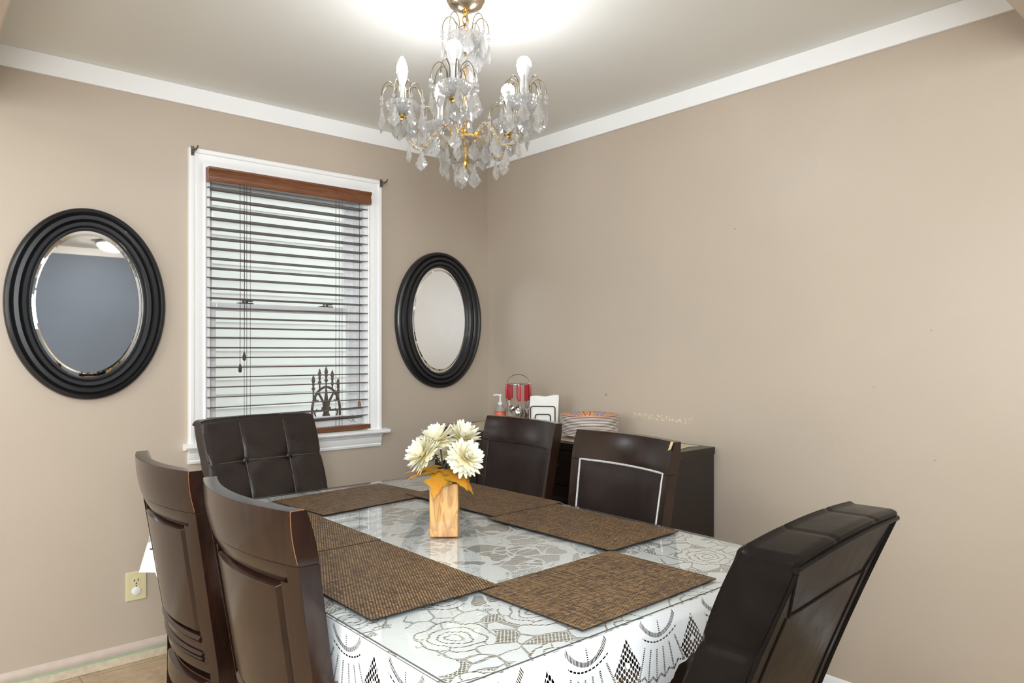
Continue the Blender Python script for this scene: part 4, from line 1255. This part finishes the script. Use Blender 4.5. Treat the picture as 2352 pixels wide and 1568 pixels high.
# arms, seen from the camera's frame: azimuth measured from the camera's right
arm_glass = []
def smooth_path(ctrl, n=10):
    c = [ctrl[0]]+ctrl+[ctrl[-1]]; out = []
    for i in range(1,len(c)-2):
        for j in range(n):
            t = j/n; p0,p1,p2,p3 = [Vector(q) for q in c[i-1:i+3]]
            out.append(.5*((2*p1)+(p2-p0)*t+(2*p0-5*p1+4*p2-p3)*t*t+(3*p1-p0-3*p2+p3)*t*t*t))
    out.append(Vector(ctrl[-1])); return out
AP = smooth_path([(.040,0,Z_(1.972)),(.046,0,Z_(2.006)),(.070,0,Z_(2.024)),(.096,0,Z_(2.000)),(.120,0,Z_(1.962)),(.150,0,Z_(1.944)),(.178,0,Z_(1.962)),(.198,0,Z_(2.000)),(.205,0,Z_(2.035))], 8)
RA = .205
def helix(path, r, turns):
    out = []; n = len(path)*4
    for i in range(n):
        f = i/(n-1)*(len(path)-1); k = min(int(f), len(path)-2); p = path[k].lerp(path[k+1], f-k)
        t = (path[min(k+2,len(path)-1)]-path[max(k-1,0)]).normalized(); s1 = Vector((0,1,0)); s2 = t.cross(s1).normalized()
        an = 2*PI*turns*i/(n-1); out.append(p+s1*(r*math.cos(an))+s2*(r*math.sin(an)))
    return out
for ai, (dg, shape) in enumerate(((190,'candle'),(264,'globe'),(337,'globe'),(48,'globe'),(120,'candle'))):
    az = math.radians(dg)-math.radians(41.0)
    if ai == 0:
        arm = obj('arm', M().tube(AP, .0062, 10), MAT_CRYS, chd); arm0 = arm
        obj('gold_twist', M().tube(helix(AP, .0052, 7), .0020, 6), MAT_GOLD, arm)
        ac = M().lathe([(.009,Z_(2.030)),(.010,Z_(2.034)),(.017,Z_(2.038)),(.017,Z_(2.041)),(.009,Z_(2.044)),(.009,Z_(2.052))], 20, (RA,0,0)); obj('arm_cup', ac, MAT_GOLD, arm)
        ft = M().lathe([(.010,Z_(1.968)),(.010,Z_(1.994)),(.0075,Z_(1.998))], 16, (.041,0,0)); obj('arm_socket', ft, MAT_GOLD, arm)
        bbm = M().lathe([(a_,b_) for a_,b_ in bowl_prof(.050,Z_(2.046),Z_(2.086),10)], 54, (RA,0,0), mod=lambda a,r,z: cut(9,.06)(a,r,z)*(1+(.04*math.cos(a*8) if r > .042 else 0)))
        obj('glass_cup', bbm, MAT_CRYS, arm, smooth=False)
        sv = M().lathe([(.011,Z_(2.052)),(.0125,Z_(2.056)),(.0125,Z_(2.142)),(.011,Z_(2.146))], 20, (RA,0,0)); obj('candle_sleeve', sv, MAT_SLEEVE, arm)
        for k in range(8):
            a = 2*PI*k/8+.39
            pth, end = wire_path(.022, Z_(2.084), .062, .070, .03, a)
            obj('wire', M().tube([(x+RA,y,z) for x,y,z in pth], .0016, 6), MAT_WIRE, arm)
            ex, ey = RA+end[0]*math.cos(a), end[0]*math.sin(a)
            ze = strand_c(arm, (ex,ey,end[1]), 2, a)
            pendant(arm, (ex,ey,ze), a+PI/2, 1.16)
            a2 = a+PI/8
            if k % 2 == 0:
                pendant(arm, (RA+.020*math.cos(a), .020*math.sin(a), Z_(2.036)), a2+PI/2, 1.1)
        for t_i, zz in ((26,-.004),(38,-.006),(50,-.006)):
            q = AP[t_i]; pendant(arm, (q.x,q.y,q.z+zz-.004), random.uniform(0,3), 1.05)
        arm_tmpl = [c for c in arm.children]
    else:
        arm = link_copy(arm0, chd)
        for c in arm_tmpl: 
            cc = link_copy(c, arm)
            if c.name.startswith('pendant'): cc.rotation_euler = (random.uniform(-.06,.06),random.uniform(-.06,.06),c.rotation_euler[2]+random.uniform(-.7,.7))
    arm.rotation_euler = (0,0,az)
    if shape == 'globe':
        base = M().lathe([(.010,Z_(2.140)),(.012,Z_(2.150)),(.019,Z_(2.165)),(.0225,Z_(2.178)),(.0225,Z_(2.184))], 24, (RA,0,0))
        gl_ = M().lathe([(.0225,Z_(2.184)),(.0235,Z_(2.190)),(.022,Z_(2.201)),(.017,Z_(2.210)),(.010,Z_(2.215)),(.0001,Z_(2.217))], 24, (RA,0,0))
    else:
        base = M().lathe([(.010,Z_(2.140)),(.012,Z_(2.150)),(.016,Z_(2.168)),(.0175,Z_(2.180))], 24, (RA,0,0))
        gl_ = M().lathe([(.0175,Z_(2.180)),(.0180,Z_(2.188)),(.0165,Z_(2.204)),(.011,Z_(2.222)),(.004,Z_(2.234)),(.0001,Z_(2.237))], 24, (RA,0,0))
    obj('bulb_base', base, MAT_BULBBASE, arm); obj('bulb', gl_, MAT_BULB, arm)

# ------------------------------------------------------------------ room behind the camera, seen in the mirror
dl = tag(empty('dome_ceiling_light', (-.86,-5.2,H)), 'round white dome ceiling light reflected in the left mirror', 'ceiling light')
obj('metal_rim', M().lathe([(.16,0),(.17,-.01),(.17,-.03),(.15,-.035)], 40), MAT_BRACKET, dl)
obj('glass_dome', M().lathe([(.150,-.032),(.145,-.05),(.12,-.08),(.07,-.10),(.0001,-.108)], 40), MAT_DOME, dl)
